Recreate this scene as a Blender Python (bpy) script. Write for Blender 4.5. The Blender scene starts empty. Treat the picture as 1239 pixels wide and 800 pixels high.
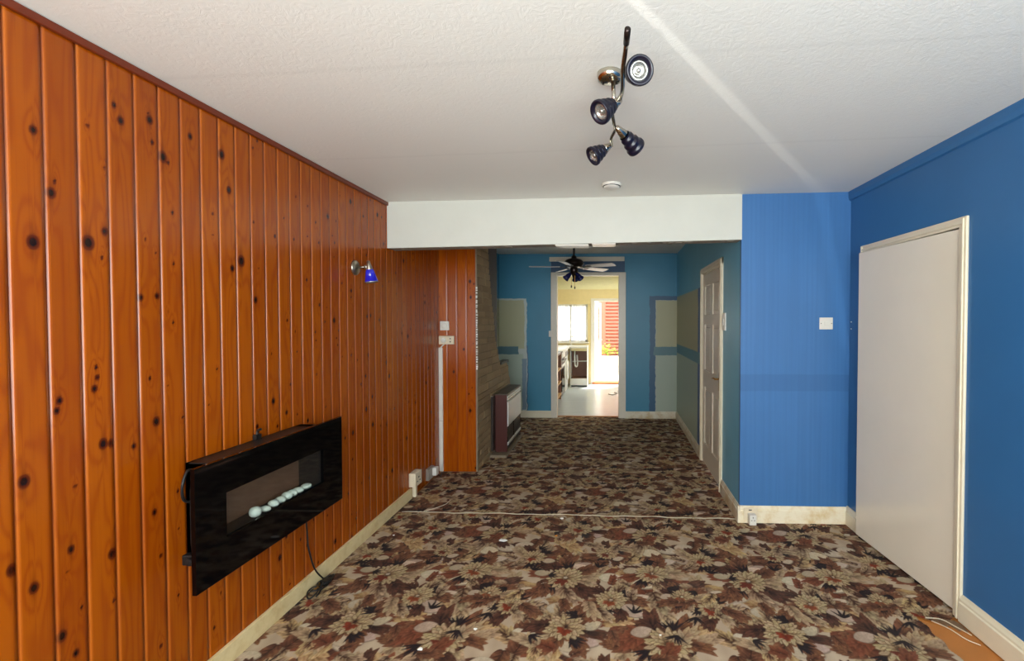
import bpy, bmesh, math, random
import numpy as np
from mathutils import Vector, Matrix

random.seed(7)
RNG = np.random.default_rng(11)
SC = bpy.context.scene
COL = SC.collection
PI = math.pi
ORIGIN = {}          # world origin of every object that parents others

# ------------------------------------------------------------------ colours / materials
def lin(c):
    c = c / 255.0
    return c / 12.92 if c <= 0.04045 else ((c + 0.055) / 1.055) ** 2.4
def rgb(r, g, b):
    return (lin(r), lin(g), lin(b), 1.0)

class NT:
    """tiny node-tree helper"""
    def __init__(self, mat):
        mat.use_nodes = True
        self.t = mat.node_tree
        self.n, self.l = self.t.nodes, self.t.links
        self.n.clear()
        self.out = self.n.new('ShaderNodeOutputMaterial')
    def put(self, sock, v):
        if isinstance(v, bpy.types.NodeSocket):
            self.l.new(v, sock)
        elif v is not None:
            if hasattr(sock.default_value, '__len__') and not hasattr(v, '__len__'):
                sock.default_value = [v] * len(sock.default_value)
            else:
                sock.default_value = v
    def bsdf(self, **kw):
        b = self.n.new('ShaderNodeBsdfPrincipled')
        for k, v in kw.items():
            self.put(b.inputs[k], v)
        self.l.new(b.outputs[0], self.out.inputs[0])
        return b
    def math(self, op, a, b=None, c=None, clamp=False):
        m = self.n.new('ShaderNodeMath'); m.operation = op; m.use_clamp = clamp
        self.put(m.inputs[0], a)
        if b is not None: self.put(m.inputs[1], b)
        if c is not None: self.put(m.inputs[2], c)
        return m.outputs[0]
    def vmath(self, op, a, b=None):
        m = self.n.new('ShaderNodeVectorMath'); m.operation = op
        self.put(m.inputs[0], a)
        if b is not None: self.put(m.inputs[1], b)
        return m.outputs[0]
    def mix(self, f, a, b, blend='MIX'):
        m = self.n.new('ShaderNodeMix'); m.data_type = 'RGBA'; m.blend_type = blend
        self.put(m.inputs[0], f); self.put(m.inputs[6], a); self.put(m.inputs[7], b)
        return m.outputs[2]
    def pos(self):
        return self.n.new('ShaderNodeNewGeometry').outputs['Position']
    def sep(self, v):
        s = self.n.new('ShaderNodeSeparateXYZ'); self.put(s.inputs[0], v)
        return s.outputs[0], s.outputs[1], s.outputs[2]
    def comb(self, x, y, z):
        s = self.n.new('ShaderNodeCombineXYZ')
        for i, v in enumerate((x, y, z)): self.put(s.inputs[i], v)
        return s.outputs[0]
    def noise(self, v, scale=5.0, detail=2.0, rough=0.5, dist=0.0):
        s = self.n.new('ShaderNodeTexNoise')
        if v is not None: self.put(s.inputs['Vector'], v)
        s.inputs['Scale'].default_value = scale; s.inputs['Detail'].default_value = detail
        s.inputs['Roughness'].default_value = rough; s.inputs['Distortion'].default_value = dist
        return s.outputs[0]
    def ramp(self, f, stops, interp='LINEAR'):
        r = self.n.new('ShaderNodeValToRGB'); self.put(r.inputs[0], f)
        r.color_ramp.interpolation = interp
        e = r.color_ramp.elements
        while len(e) < len(stops): e.new(0.5)
        for i, (p, c) in enumerate(stops):
            e[i].position = p; e[i].color = c if len(c) == 4 else (*c, 1)
        return r.outputs[0]
    def attr(self, name):
        a = self.n.new('ShaderNodeAttribute'); a.attribute_name = name
        return a
    def smooth(self, v, lo, hi):
        m = self.n.new('ShaderNodeMapRange'); m.interpolation_type = 'SMOOTHSTEP'
        self.put(m.inputs[0], v); m.inputs[1].default_value = lo; m.inputs[2].default_value = hi
        return m.outputs[0]
    def bump(self, h, strength=0.3, dist=0.01):
        b = self.n.new('ShaderNodeBump'); b.inputs['Strength'].default_value = strength
        b.inputs['Distance'].default_value = dist; self.put(b.inputs['Height'], h)
        return b.outputs[0]
    def rect(self, a, b, a0, a1, b0, b1, soft=0.004):
        """1 inside a0..a1 x b0..b1 (sockets a, b may be wobbled)"""
        r = self.smooth(a, a0 - soft, a0 + soft)
        r = self.math('MULTIPLY', r, self.math('SUBTRACT', 1.0, self.smooth(a, a1 - soft, a1 + soft)))
        r = self.math('MULTIPLY', r, self.smooth(b, b0 - soft, b0 + soft))
        return self.math('MULTIPLY', r, self.math('SUBTRACT', 1.0, self.smooth(b, b1 - soft, b1 + soft)))

def mat_plain(name, c, rough=0.5, metal=0.0, var=0.06, scale=12.0, bump=0.0, spec=0.5, coat=0.0):
    """plain surface with a little procedural mottling"""
    m = bpy.data.materials.new(name); t = NT(m)
    p = t.pos()
    n = t.noise(p, scale, 3.0, 0.6)
    dark = tuple(x * (1 - 2 * var) for x in c[:3]) + (1,)
    lite = tuple(min(1, x * (1 + var)) for x in c[:3]) + (1,)
    base = t.mix(n, dark, lite)
    kw = {'Base Color': base, 'Roughness': rough, 'Metallic': metal, 'Specular IOR Level': spec}
    if coat: kw['Coat Weight'] = coat; kw['Coat Roughness'] = 0.08
    if bump: kw['Normal'] = t.bump(t.noise(p, scale * 6, 3.0, 0.6), bump, 0.004)
    t.bsdf(**kw)
    return m

# ------------------------------------------------------------------ object helpers
def link_mesh(name, me, mat, parent=None):
    o = bpy.data.objects.new(name, me)
    COL.objects.link(o)
    for mm in (mat if isinstance(mat, (list, tuple)) else [mat]):
        me.materials.append(mm)
    if parent is not None:
        og = ORIGIN.get(parent.name, Vector((0, 0, 0)))
        me.transform(Matrix.Translation(-og))
        o.parent = parent
        ORIGIN[o.name] = og
    else:
        ORIGIN[o.name] = Vector((0, 0, 0))
    return o

def obj(name, bm, mat, parent=None, smooth=False, angle=None):
    bm.normal_update()
    me = bpy.data.meshes.new(name)
    bm.to_mesh(me); bm.free()
    if smooth:
        for p in me.polygons: p.use_smooth = True
    if angle is not None:
        me.shade_smooth() if hasattr(me, 'shade_smooth') else None
        if hasattr(me, 'set_sharp_from_angle'): me.set_sharp_from_angle(angle=angle)
    return link_mesh(name, me, mat, parent)

def thing(name, label, cat, loc, group=None):
    o = bpy.data.objects.new(name, None); COL.objects.link(o)
    o.location = loc; o.empty_display_size = 0.05
    ORIGIN[o.name] = Vector(loc)
    return tag(o, label, cat, group)

def tag(o, label, cat, group=None, kind=None):
    o['label'] = label; o['category'] = cat
    if group: o['group'] = group
    if kind: o['kind'] = kind
    return o

def struct(name, bm, mat, label=None, parent=None, **kw):
    o = obj(name, bm, mat, parent, **kw) if bm is not None else None
    if o is None:
        o = bpy.data.objects.new(name, None); COL.objects.link(o); ORIGIN[o.name] = Vector((0, 0, 0))
    if parent is None:
        o['kind'] = 'structure'
        if label: o['label'] = label
        o['category'] = name.split('_')[0]
    return o

def B(): return bmesh.new()

def box(bm, x0, x1, y0, y1, z0, z1, bev=0.0, seg=2, mi=0):
    r = bmesh.ops.create_cube(bm, size=1.0)
    vs = r['verts']
    for v in vs:
        v.co = Vector((x0 + (v.co.x + .5) * (x1 - x0), y0 + (v.co.y + .5) * (y1 - y0), z0 + (v.co.z + .5) * (z1 - z0)))
    fs = list({f for v in vs for f in v.link_faces})
    for f in fs: f.material_index = mi
    if bev > 0:
        es = list({e for v in vs for e in v.link_edges})
        bmesh.ops.bevel(bm, geom=es, offset=bev, segments=seg, affect='EDGES', profile=0.5)
    return bm

def prism(bm, pts, axis, a0, a1, mi=0):
    """extrude polygon pts (2D) along axis from a0 to a1"""
    def co(p, a):
        if axis == 'x': return (a, p[0], p[1])
        if axis == 'y': return (p[0], a, p[1])
        return (p[0], p[1], a)
    va = [bm.verts.new(co(p, a0)) for p in pts]
    vb = [bm.verts.new(co(p, a1)) for p in pts]
    fs = [bm.faces.new(va), bm.faces.new(vb[::-1])]
    n = len(pts)
    for i in range(n):
        fs.append(bm.faces.new((va[i], vb[i], vb[(i + 1) % n], va[(i + 1) % n])))
    for f in fs: f.material_index = mi
    bmesh.ops.recalc_face_normals(bm, faces=fs)
    return bm

def frame_of(d):
    d = Vector(d).normalized()
    u = d.cross(Vector((0, 0, 1)))
    if u.length < 1e-4: u = Vector((1, 0, 0))
    u.normalize()
    return d, u, d.cross(u).normalized()

def tube(bm, pts, r, seg=10, caps=True, mi=0):
    pts = [Vector(p) for p in pts]
    rs = r if isinstance(r, (list, tuple)) else [r] * len(pts)
    rings = []
    u = None
    for i, p in enumerate(pts):
        d = (pts[min(i + 1, len(pts) - 1)] - pts[max(i - 1, 0)]).normalized()
        if u is None:
            _, u, w = frame_of(d)
        else:
            u = (u - d * u.dot(d)).normalized(); w = d.cross(u)
        rings.append([bm.verts.new(p + (u * math.cos(2 * PI * k / seg) + w * math.sin(2 * PI * k / seg)) * rs[i]) for k in range(seg)])
    fs = []
    for a, b in zip(rings, rings[1:]):
        for k in range(seg):
            fs.append(bm.faces.new((a[k], a[(k + 1) % seg], b[(k + 1) % seg], b[k])))
    if caps:
        fs.append(bm.faces.new(rings[0][::-1])); fs.append(bm.faces.new(rings[-1]))
    for f in fs: f.material_index = mi
    bmesh.ops.recalc_face_normals(bm, faces=fs)
    return bm

def lathe(bm, base, d, prof, seg=28, mi=0, cap0=False, cap1=False):
    """prof = [(radius, distance along d)]"""
    base = Vector(base); d, u, w = frame_of(d)
    rings = []
    for r, t in prof:
        rings.append([bm.verts.new(base + d * t + (u * math.cos(2 * PI * k / seg) + w * math.sin(2 * PI * k / seg)) * max(r, 1e-5)) for k in range(seg)])
    fs = []
    for a, b in zip(rings, rings[1:]):
        for k in range(seg):
            fs.append(bm.faces.new((a[k], a[(k + 1) % seg], b[(k + 1) % seg], b[k])))
    if cap0: fs.append(bm.faces.new(rings[0][::-1]))
    if cap1: fs.append(bm.faces.new(rings[-1]))
    for f in fs: f.material_index = mi
    return bm

def bez(pts, n=12):
    """Catmull-Rom through pts"""
    P = [Vector(p) for p in pts]
    P = [P[0] * 2 - P[1]] + P + [P[-1] * 2 - P[-2]]
    out = []
    for i in range(1, len(P) - 2):
        for k in range(n):
            t = k / n
            a, b, c, d = P[i - 1], P[i], P[i + 1], P[i + 2]
            out.append(0.5 * ((2 * b) + (c - a) * t + (2 * a - 5 * b + 4 * c - d) * t * t + (3 * b - a - 3 * c + d) * t ** 3))
    out.append(P[-2])
    return out

def grid_mesh(name, X, Y, Z, keep=None, colour=None, attrs=None):
    ny, nx = X.shape
    co = np.stack([X, Y, Z], -1).reshape(-1, 3).astype(np.float32)
    idx = np.arange(ny * nx).reshape(ny, nx)
    q = np.stack([idx[:-1, :-1], idx[:-1, 1:], idx[1:, 1:], idx[1:, :-1]], -1).reshape(-1, 4)
    if keep is not None: q = q[keep.reshape(-1)]
    used = np.unique(q); remap = np.full(ny * nx, -1); remap[used] = np.arange(len(used))
    q = remap[q]; co = co[used]
    me = bpy.data.meshes.new(name)
    me.vertices.add(len(co)); me.vertices.foreach_set('co', co.ravel())
    me.loops.add(q.size); me.loops.foreach_set('vertex_index', q.ravel().astype(np.int32))
    me.polygons.add(len(q)); me.polygons.foreach_set('loop_start', (np.arange(len(q)) * 4).astype(np.int32))
    me.update(calc_edges=True)
    if colour is not None:
        a = me.attributes.new('paint', 'FLOAT_COLOR', 'POINT')
        c = np.ones((len(co), 4), np.float32); c[:, :3] = colour.reshape(-1, 3)[used]
        a.data.foreach_set('color', c.ravel())
    for k, v in (attrs or {}).items():
        a = me.attributes.new(k, 'FLOAT', 'POINT')
        a.data.foreach_set('value', v.reshape(-1)[used].astype(np.float32))
    return me

# ------------------------------------------------------------------ room measures (metres; camera stands at x=0, y=0)
XL, XR = -1.64, 1.75          # panelled wall / blue wall with the flush door
YO = 3.35                     # plane of the opening between the two rooms
YB = 6.88                     # end wall of the back room
YF = -1.0                     # window wall behind the camera
YCH = 4.38                    # face of the chimney breast
XCH = -1.27                   # stone face
PX0, PXS = 0.972, 0.0207      # passage wall, slightly out of square
def xw(y): return PX0 + PXS * (y - YO)
def zc(x): return 2.36 + (x - XL) * 0.0135   # front-room ceiling is a little out of level
ZC2 = 2.49                    # back-room ceiling
DY0, DY1 = 3.965, 4.81         # door leaf in the passage wall
YK = 10.6                     # far kitchen wall

# ------------------------------------------------------------------ materials
def wood_mat(name, axis):
    m = bpy.data.materials.new(name); t = NT(m)
    x, y, z = t.sep(t.pos())
    u = y if axis == 'y' else x
    bd = t.attr('board').outputs['Fac']
    kn = t.attr('knot').outputs['Fac']
    wp = t.attr('warp').outputs['Fac']
    off = t.math('MULTIPLY', bd, 37.0)
    # slow wander of the grain, then long thin fibres
    vv = t.comb(t.math('ADD', t.math('MULTIPLY', u, 9.0), off), t.math('MULTIPLY', z, 0.9), off)
    wander = t.noise(vv, 1.0, 2.0, 0.5)
    ph = t.math('ADD', t.math('MULTIPLY', u, 55.0), t.math('ADD', t.math('MULTIPLY', wander, 22.0), wp))
    rings = t.math('SINE', t.math('MULTIPLY', ph, 2.4))
    rings = t.math('MULTIPLY_ADD', rings, 0.5, 0.5)
    rings = t.math('POWER', rings, 2.2)
    fib = t.noise(t.comb(t.math('ADD', t.math('MULTIPLY', u, 150.0), off), t.math('MULTIPLY', z, 2.2), 0.0), 1.0, 4.0, 0.6)
    big = t.noise(t.comb(t.math('ADD', u, off), t.math('MULTIPLY', z, 0.6), off), 3.0, 2.0, 0.5)
    c = t.mix(bd, rgb(166, 79, 6), rgb(136, 54, 4))
    c = t.mix(t.math('MULTIPLY', big, 0.55), c, rgb(174, 92, 8))
    c = t.mix(t.math('MULTIPLY', rings, 0.42), c, rgb(132, 48, 8))
    c = t.mix(t.math('MULTIPLY', t.smooth(fib, 0.5, 0.75), 0.35), c, rgb(124, 46, 9))
    c = t.mix(t.smooth(kn, 0.02, 0.45), c, rgb(92, 32, 7))
    c = t.mix(t.smooth(kn, 0.4, 0.85), c, rgb(34, 12, 5))
    c = t.mix(t.math('MULTIPLY', t.attr('edge').outputs['Fac'], 0.15), c, rgb(226, 140, 70))  # paler bevels: groove highlights painted into the wood colour
    c = t.mix(t.math('MULTIPLY', t.attr('rim').outputs['Fac'], 0.45), c, rgb(110, 34, 5))
    r = t.math('MULTIPLY_ADD', fib, 0.10, 0.15)
    t.bsdf(**{'Base Color': c, 'Roughness': r, 'Specular IOR Level': 0.36,
              'Normal': t.bump(t.math('SUBTRACT', fib, t.math('MULTIPLY', kn, 0.6)), 0.10, 0.003)})
    return m

def blue_mat(name, c, band=None, stripes=False, patches=None, rough=0.42):
    """painted wallpaper; band = faint darker stripe where a dado rail was; patches(t, x, y, z, wob) -> colour"""
    m = bpy.data.materials.new(name); t = NT(m)
    p = t.pos(); x, y, z = t.sep(p)
    n = t.noise(p, 2.2, 4.0, 0.6)
    base = t.mix(n, tuple(v * 0.86 for v in c[:3]) + (1,), tuple(min(1, v * 1.12) for v in c[:3]) + (1,))
    if stripes:
        s = t.math('MULTIPLY_ADD', t.math('SINE', t.math('MULTIPLY', x, 2 * PI / 0.031)), 0.5, 0.5)
        s2 = t.noise(t.comb(t.math('MULTIPLY', x, 40.0), t.math('MULTIPLY', z, 0.8), 0.0), 1.0, 2.0, 0.5)
        base = t.mix(t.math('MULTIPLY', s, 0.05), base, rgb(92, 140, 192))
        base = t.mix(t.math('MULTIPLY', t.smooth(s2, .35, .7), 0.3), base, tuple(v * 0.75 for v in c[:3]) + (1,))
    if band:
        wz = t.math('MULTIPLY_ADD', t.noise(p, 14.0, 2.0, 0.5), 0.012, z)
        k = t.rect(x, wz, -50, 50, band[0], band[1], 0.006)
        base = t.mix(t.math('MULTIPLY', k, 0.35), base, tuple(v * 0.62 for v in c[:3]) + (1,))
    if patches: base = patches(t, x, y, z, base)
    b = t.bump(t.noise(p, 160.0, 3.0, 0.6), 0.10, 0.002)
    t.bsdf(**{'Base Color': base, 'Roughness': rough, 'Normal': b, 'Specular IOR Level': 0.4})
    return m

BARE = rgb(176, 174, 142); BAREG = rgb(168, 180, 166)
def patches_back(t, x, y, z, base):
    p = t.comb(x, 0.0, z)
    wx = t.math('MULTIPLY_ADD', t.math('SUBTRACT', t.noise(p, 7.0, 4.0, 0.6), 0.5), 0.07, x)
    wz = t.math('MULTIPLY_ADD', t.math('SUBTRACT', t.noise(p, 11.0, 3.0, 0.6), 0.5), 0.025, z)
    dark = rgb(54, 92, 124)
    def lay(base, a0, a1, b0, b1, c, k=1.0, s=0.006):
        return t.mix(t.math('MULTIPLY', t.rect(wx, wz, a0, a1, b0, b1, s), k), base, c)
    # strip of older blue around the stripped areas, white paper torn edge, bare plaster, dado band
    base = lay(base, 0.635, 2.0, 0.0, 1.85, dark)
    base = lay(base, 0.725, 2.0, 0.0, 1.785, rgb(214, 214, 196), 0.7)
    base = lay(base, 0.733, 2.0, 1.05, 1.778, BARE)
    base = lay(base, 0.733, 2.0, 0.0, 0.96, BAREG)
    base = lay(base, 0.70, 2.0, 0.955, 1.085, rgb(86, 122, 132))
    base = lay(base, -3.0, -1.21, 0.0, 1.10, dark)
    base = lay(base, -3.0, -1.225, 0.0, 1.815, rgb(206, 210, 200), 0.75)
    base = lay(base, -3.0, -1.262, 1.05, 1.79, BARE)
    base = lay(base, -3.0, -1.285, 0.0, 0.97, BAREG)
    base = lay(base, -1.30, -1.235, 0.12, 0.90, rgb(70, 108, 140), 0.7)
    base = lay(base, -3.0, -1.36, 0.965, 1.085, rgb(78, 112, 122))
    return base
def patches_side(t, x, y, z, base):
    p = t.comb(y, 0.0, z)
    wy = t.math('MULTIPLY_ADD', t.math('SUBTRACT', t.noise(p, 6.0, 4.0, 0.6), 0.5), 0.06, y)
    wz = t.math('MULTIPLY_ADD', t.math('SUBTRACT', t.noise(p, 11.0, 3.0, 0.6), 0.5), 0.02, z)
    def lay(base, a0, a1, b0, b1, c, k=1.0, s=0.008):
        return t.mix(t.math('MULTIPLY', t.rect(wy, wz, a0, a1, b0, b1, s), k), base, c)
    base = lay(base, 4.86, 5.12, 0.0, 1.84, rgb(56, 104, 164))
    base = lay(base, 5.11, 9.0, 1.05, 1.835, rgb(186, 182, 144))
    base = lay(base, 5.11, 9.0, 0.0, 1.02, rgb(180, 196, 180))
    base = lay(base, 4.9, 9.0, 1.0, 1.13, rgb(92, 146, 164))
    return base

M = {}
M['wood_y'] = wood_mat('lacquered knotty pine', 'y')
M['wood_x'] = wood_mat('lacquered knotty pine chimney', 'x')
M['wood_trim'] = mat_plain('dark stained beading', rgb(112, 40, 10), 0.35, var=0.15, scale=20)
M['blue_r'] = blue_mat('deep blue paint', rgb(50, 104, 156), rough=.36)
M['blue_o'] = blue_mat('bright blue paint', rgb(62, 112, 168), band=(0.972, 1.094), stripes=True)
M['blue_b'] = blue_mat('teal blue paint end wall', rgb(62, 132, 164), patches=patches_back)
M['blue_p_lit'] = blue_mat('teal blue paint passage lightened', rgb(112, 182, 214), patches=patches_side)  # end wall teal made paler here, window light put into the colour
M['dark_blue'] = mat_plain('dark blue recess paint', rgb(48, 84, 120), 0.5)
M['maroon'] = mat_plain('maroon paint', rgb(42, 18, 22), 0.6)
M['white'] = mat_plain('white gloss', rgb(232, 228, 218), 0.32, var=0.03)
M['cream'] = mat_plain('cream gloss', rgb(226, 216, 190), 0.35, var=0.06, scale=9)
M['door'] = mat_plain('off white flush door', rgb(230, 221, 202), 0.20, var=0.03, scale=3, coat=0.3)
M['pdoor'] = mat_plain('panel door paint', rgb(224, 215, 198), 0.35, var=0.04)
M['white_plastic'] = mat_plain('white plastic', rgb(222, 218, 208), 0.35, var=0.02)
M['cream_plastic'] = mat_plain('aged cream plastic', rgb(226, 212, 184), 0.4, var=0.04)
M['grey_plastic'] = mat_plain('grey plastic', rgb(150, 140, 130), 0.45)
M['slot'] = mat_plain('socket slots', rgb(30, 26, 24), 0.6)
M['chrome'] = mat_plain('chrome', rgb(196, 190, 176), 0.16, 1.0, var=0.02)
M['nickel'] = mat_plain('brushed nickel', rgb(168, 160, 146), 0.32, 1.0, var=0.04)
M['brass'] = mat_plain('brass', rgb(186, 140, 66), 0.3, 1.0, var=0.05)
M['navy'] = mat_plain('navy lamp shell', rgb(14, 13, 32), 0.3, var=0.05)
M['blue_glass'] = mat_plain('cobalt glass', rgb(34, 34, 190), 0.15, var=0.04, coat=0.5)
M['bulb'] = mat_plain('halogen reflector', rgb(176, 175, 170), 0.2, 0.7, var=0.25, scale=160)
M['black_gloss'] = mat_plain('black glass', rgb(4, 4, 5), 0.05, var=0.0, spec=0.22)
M['black_metal'] = mat_plain('black case', rgb(26, 23, 22), 0.42, var=0.1)
M['fire_back'] = mat_plain('dark fire interior', rgb(120, 88, 68), 0.6, var=0.15)
M['black_rubber'] = mat_plain('black flex', rgb(22, 20, 20), 0.5)
M['pebble'] = mat_plain('pale pebble', rgb(220, 232, 220), 0.45, var=0.12, scale=60)
M['gunmetal'] = mat_plain('gunmetal', rgb(52, 44, 42), 0.28, 0.85, var=0.06)
M['blade'] = mat_plain('grey fan blade', rgb(170, 168, 166), 0.3, var=0.05)
M['fan_glass'] = mat_plain('dark blue tulip glass', rgb(30, 32, 78), 0.2, var=0.06)
M['heater_side'] = mat_plain('brown heater case', rgb(72, 22, 14), 0.45)
M['heater_top'] = mat_plain('grey brown heater top', rgb(96, 84, 74), 0.4)
M['heater_silver'] = mat_plain('silver heater panel', rgb(224, 226, 226), 0.3, 0.35, var=0.02)
M['heater_dark'] = mat_plain('dark heater grille', rgb(44, 34, 30), 0.4)
M['hearth'] = mat_plain('stone hearth', rgb(128, 112, 92), 0.6, var=0.1, scale=30)
M['hardboard'] = mat_plain('exposed hardboard', rgb(186, 116, 52), 0.5, var=0.12, scale=9)
M['thread'] = mat_plain('pale jute thread', rgb(206, 194, 168), 0.9)
M['flake'] = mat_plain('white flake', rgb(244, 242, 236), 0.5)
M['orange'] = mat_plain('orange plastic', rgb(226, 140, 20), 0.5)
M['kit_wall'] = mat_plain('yellow cream kitchen paint', rgb(238, 220, 164), 0.5, var=0.04)
M['kit_ceil'] = mat_plain('pale yellow ceiling boards', rgb(240, 234, 190), 0.5, var=0.04)
M['shed'] = mat_plain('red brown cladding', rgb(164, 94, 74), 0.6, var=0.12)
M['leafgreen'] = mat_plain('yellow green leaves', rgb(150, 166, 60), 0.5, var=0.2)
M['patio'] = mat_plain('pale patio', rgb(226, 220, 206), 0.7, var=0.06)
M['brown_board'] = mat_plain('brown cabinet board', rgb(140, 96, 74), 0.5, var=0.1)
M['dark_board'] = mat_plain('dark brown appliance', rgb(56, 40, 34), 0.3)
M['shelf_wood'] = mat_plain('pine shelf', rgb(206, 160, 100), 0.45, var=0.1)
M['terracotta'] = mat_plain('orange doorstep', rgb(224, 128, 52), 0.5, var=0.1)

def ceiling_mat(name, c, bump=0.35):
    m = bpy.data.materials.new(name); t = NT(m)
    p = t.pos(); x, y, z = t.sep(p)
    sw = t.noise(p, 26.0, 4.0, 0.62, 2.2)
    n = t.noise(p, 1.6, 3.0, 0.5)
    base = t.mix(n, tuple(v * 0.95 for v in c[:3]) + (1,), c)
    # board joints showing through as faint lines
    for yy in (1.58, 2.42):
        wy = t.math('MULTIPLY_ADD', x, 0.03, t.math('MULTIPLY_ADD', t.noise(p, 3.0, 2.0, 0.5), 0.02, y))
        k = t.math('SUBTRACT', 1.0, t.smooth(t.math('ABSOLUTE', t.math('SUBTRACT', wy, yy)), 0.0, 0.022))
        base = t.mix(t.math('MULTIPLY', k, 0.3), base, tuple(v * .86 for v in c[:3]) + (1,))
    t.bsdf(**{'Base Color': base, 'Roughness': 0.55, 'Normal': t.bump(sw, bump, 0.006), 'Specular IOR Level': 0.35})
    return m
M['ceil'] = ceiling_mat('textured white ceiling', rgb(238, 238, 232), .22)
M['ceil2'] = ceiling_mat('back room ceiling', rgb(232, 224, 216), 0.3)

def beam_mat():
    m = bpy.data.materials.new('cream white plaster'); t = NT(m)
    p = t.pos()
    n = t.noise(p, 4.0, 4.0, 0.6)
    t.bsdf(**{'Base Color': t.mix(n, rgb(196, 196, 186), rgb(208, 208, 198)), 'Roughness': 0.5,
              'Normal': t.bump(t.noise(p, 30.0, 3.0, 0.6), 0.12, 0.004)})
    return m
M['beam'] = beam_mat()
M['under'] = mat_plain('bare underside plaster', rgb(150, 140, 126), 0.7, var=0.25, scale=25, bump=0.3)

def stone_mat():
    m = bpy.data.materials.new('brown grey reconstituted stone'); t = NT(m)
    p = t.pos()
    bd = t.attr('board').outputs['Fac']
    n = t.noise(p, 22.0, 5.0, 0.7)
    c = t.mix(bd, rgb(164, 136, 98), rgb(136, 108, 76))
    c = t.mix(t.math('MULTIPLY', n, 0.6), c, rgb(150, 128, 98))
    t.bsdf(**{'Base Color': c, 'Roughness': 0.75, 'Normal': t.bump(n, 0.5, 0.012)})
    return m
M['stone'] = stone_mat()
M['mortar'] = mat_plain('pale mortar', rgb(158, 136, 104), 0.85, var=0.15, scale=40)

def carpet_mat():
    m = bpy.data.materials.new('floral carpet pile'); t = NT(m)
    p = t.pos()
    a = t.attr('paint').outputs['Color']
    n = t.noise(p, 420.0, 2.0, 0.7)
    n2 = t.noise(p, 2.2, 3.0, 0.6)
    c = t.mix(t.math('MULTIPLY', n, 0.28), a, (0.02, 0.012, 0.009, 1))
    c = t.mix(t.math('MULTIPLY', t.smooth(n2, 0.5, 0.8), 0.10), c, rgb(150, 136, 118))
    t.bsdf(**{'Base Color': c, 'Roughness': 0.95, 'Specular IOR Level': 0.1,
              'Sheen Weight': 0.03, 'Sheen Roughness': 0.6,
              'Normal': t.bump(n, 0.35, 0.004)})
    return m
M['carpet'] = carpet_mat()

def laminate_mat():
    m = bpy.data.materials.new('pale grey laminate'); t = NT(m)
    p = t.pos(); x, y, z = t.sep(p)
    row = t.math('FLOOR', t.math('DIVIDE', y, 0.14))
    gx = t.math('ADD', x, t.math('MULTIPLY', row, 0.37))
    g = t.noise(t.comb(t.math('MULTIPLY', gx, 2.0), t.math('MULTIPLY', y, 26.0), row), 1.0, 4.0, 0.6)
    c = t.mix(g, rgb(172, 182, 190), rgb(216, 225, 232))
    fy = t.math('FRACT', t.math('DIVIDE', y, 0.14))
    k = t.math('LESS_THAN', fy, 0.03)
    c = t.mix(t.math('MULTIPLY', k, 0.5), c, rgb(100, 100, 98))
    t.bsdf(**{'Base Color': c, 'Roughness': 0.25})
    return m
M['laminate'] = laminate_mat()

def net_mat():
    m = bpy.data.materials.new('white net curtain'); t = NT(m)
    p = t.pos(); x, y, z = t.sep(p)
    d = t.n.new('ShaderNodeBsdfTranslucent'); d.inputs[0].default_value = (.62, .64, .68, 1)
    d2 = t.n.new('ShaderNodeBsdfDiffuse'); d2.inputs[0].default_value = (.86, .86, .88, 1)
    tr = t.n.new('ShaderNodeBsdfTransparent')
    a = t.n.new('ShaderNodeMixShader'); a.inputs[0].default_value = 0.55
    t.l.new(d.outputs[0], a.inputs[1]); t.l.new(d2.outputs[0], a.inputs[2])
    b = t.n.new('ShaderNodeMixShader')
    pat = t.noise(t.comb(t.math('MULTIPLY', x, 30.0), 0.0, t.math('MULTIPLY', z, 12.0)), 1.0, 3.0, 0.6)
    t.put(b.inputs[0], t.math('MULTIPLY_ADD', t.smooth(pat, 0.35, 0.65), 0.25, 0.72))
    t.l.new(tr.outputs[0], b.inputs[1]); t.l.new(a.outputs[0], b.inputs[2])
    t.l.new(b.outputs[0], t.out.inputs[0])
    return m
M['net'] = net_mat()

def glass_mat():
    m = bpy.data.materials.new('window glass'); t = NT(m)
    tr = t.n.new('ShaderNodeBsdfTransparent'); tr.inputs[0].default_value = (.96, .97, .96, 1)
    gl = t.n.new('ShaderNodeBsdfGlossy'); gl.inputs['Roughness'].default_value = 0.03
    lw = t.n.new('ShaderNodeLayerWeight'); lw.inputs[0].default_value = 0.5
    f = t.math('MULTIPLY_ADD', t.math('POWER', lw.outputs['Facing'], 5.0), 0.8, 0.03)
    mx = t.n.new('ShaderNodeMixShader')
    t.put(mx.inputs[0], f); t.l.new(tr.outputs[0], mx.inputs[1]); t.l.new(gl.outputs[0], mx.inputs[2])
    t.l.new(mx.outputs[0], t.out.inputs[0])
    return m
M['glass'] = glass_mat()

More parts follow.
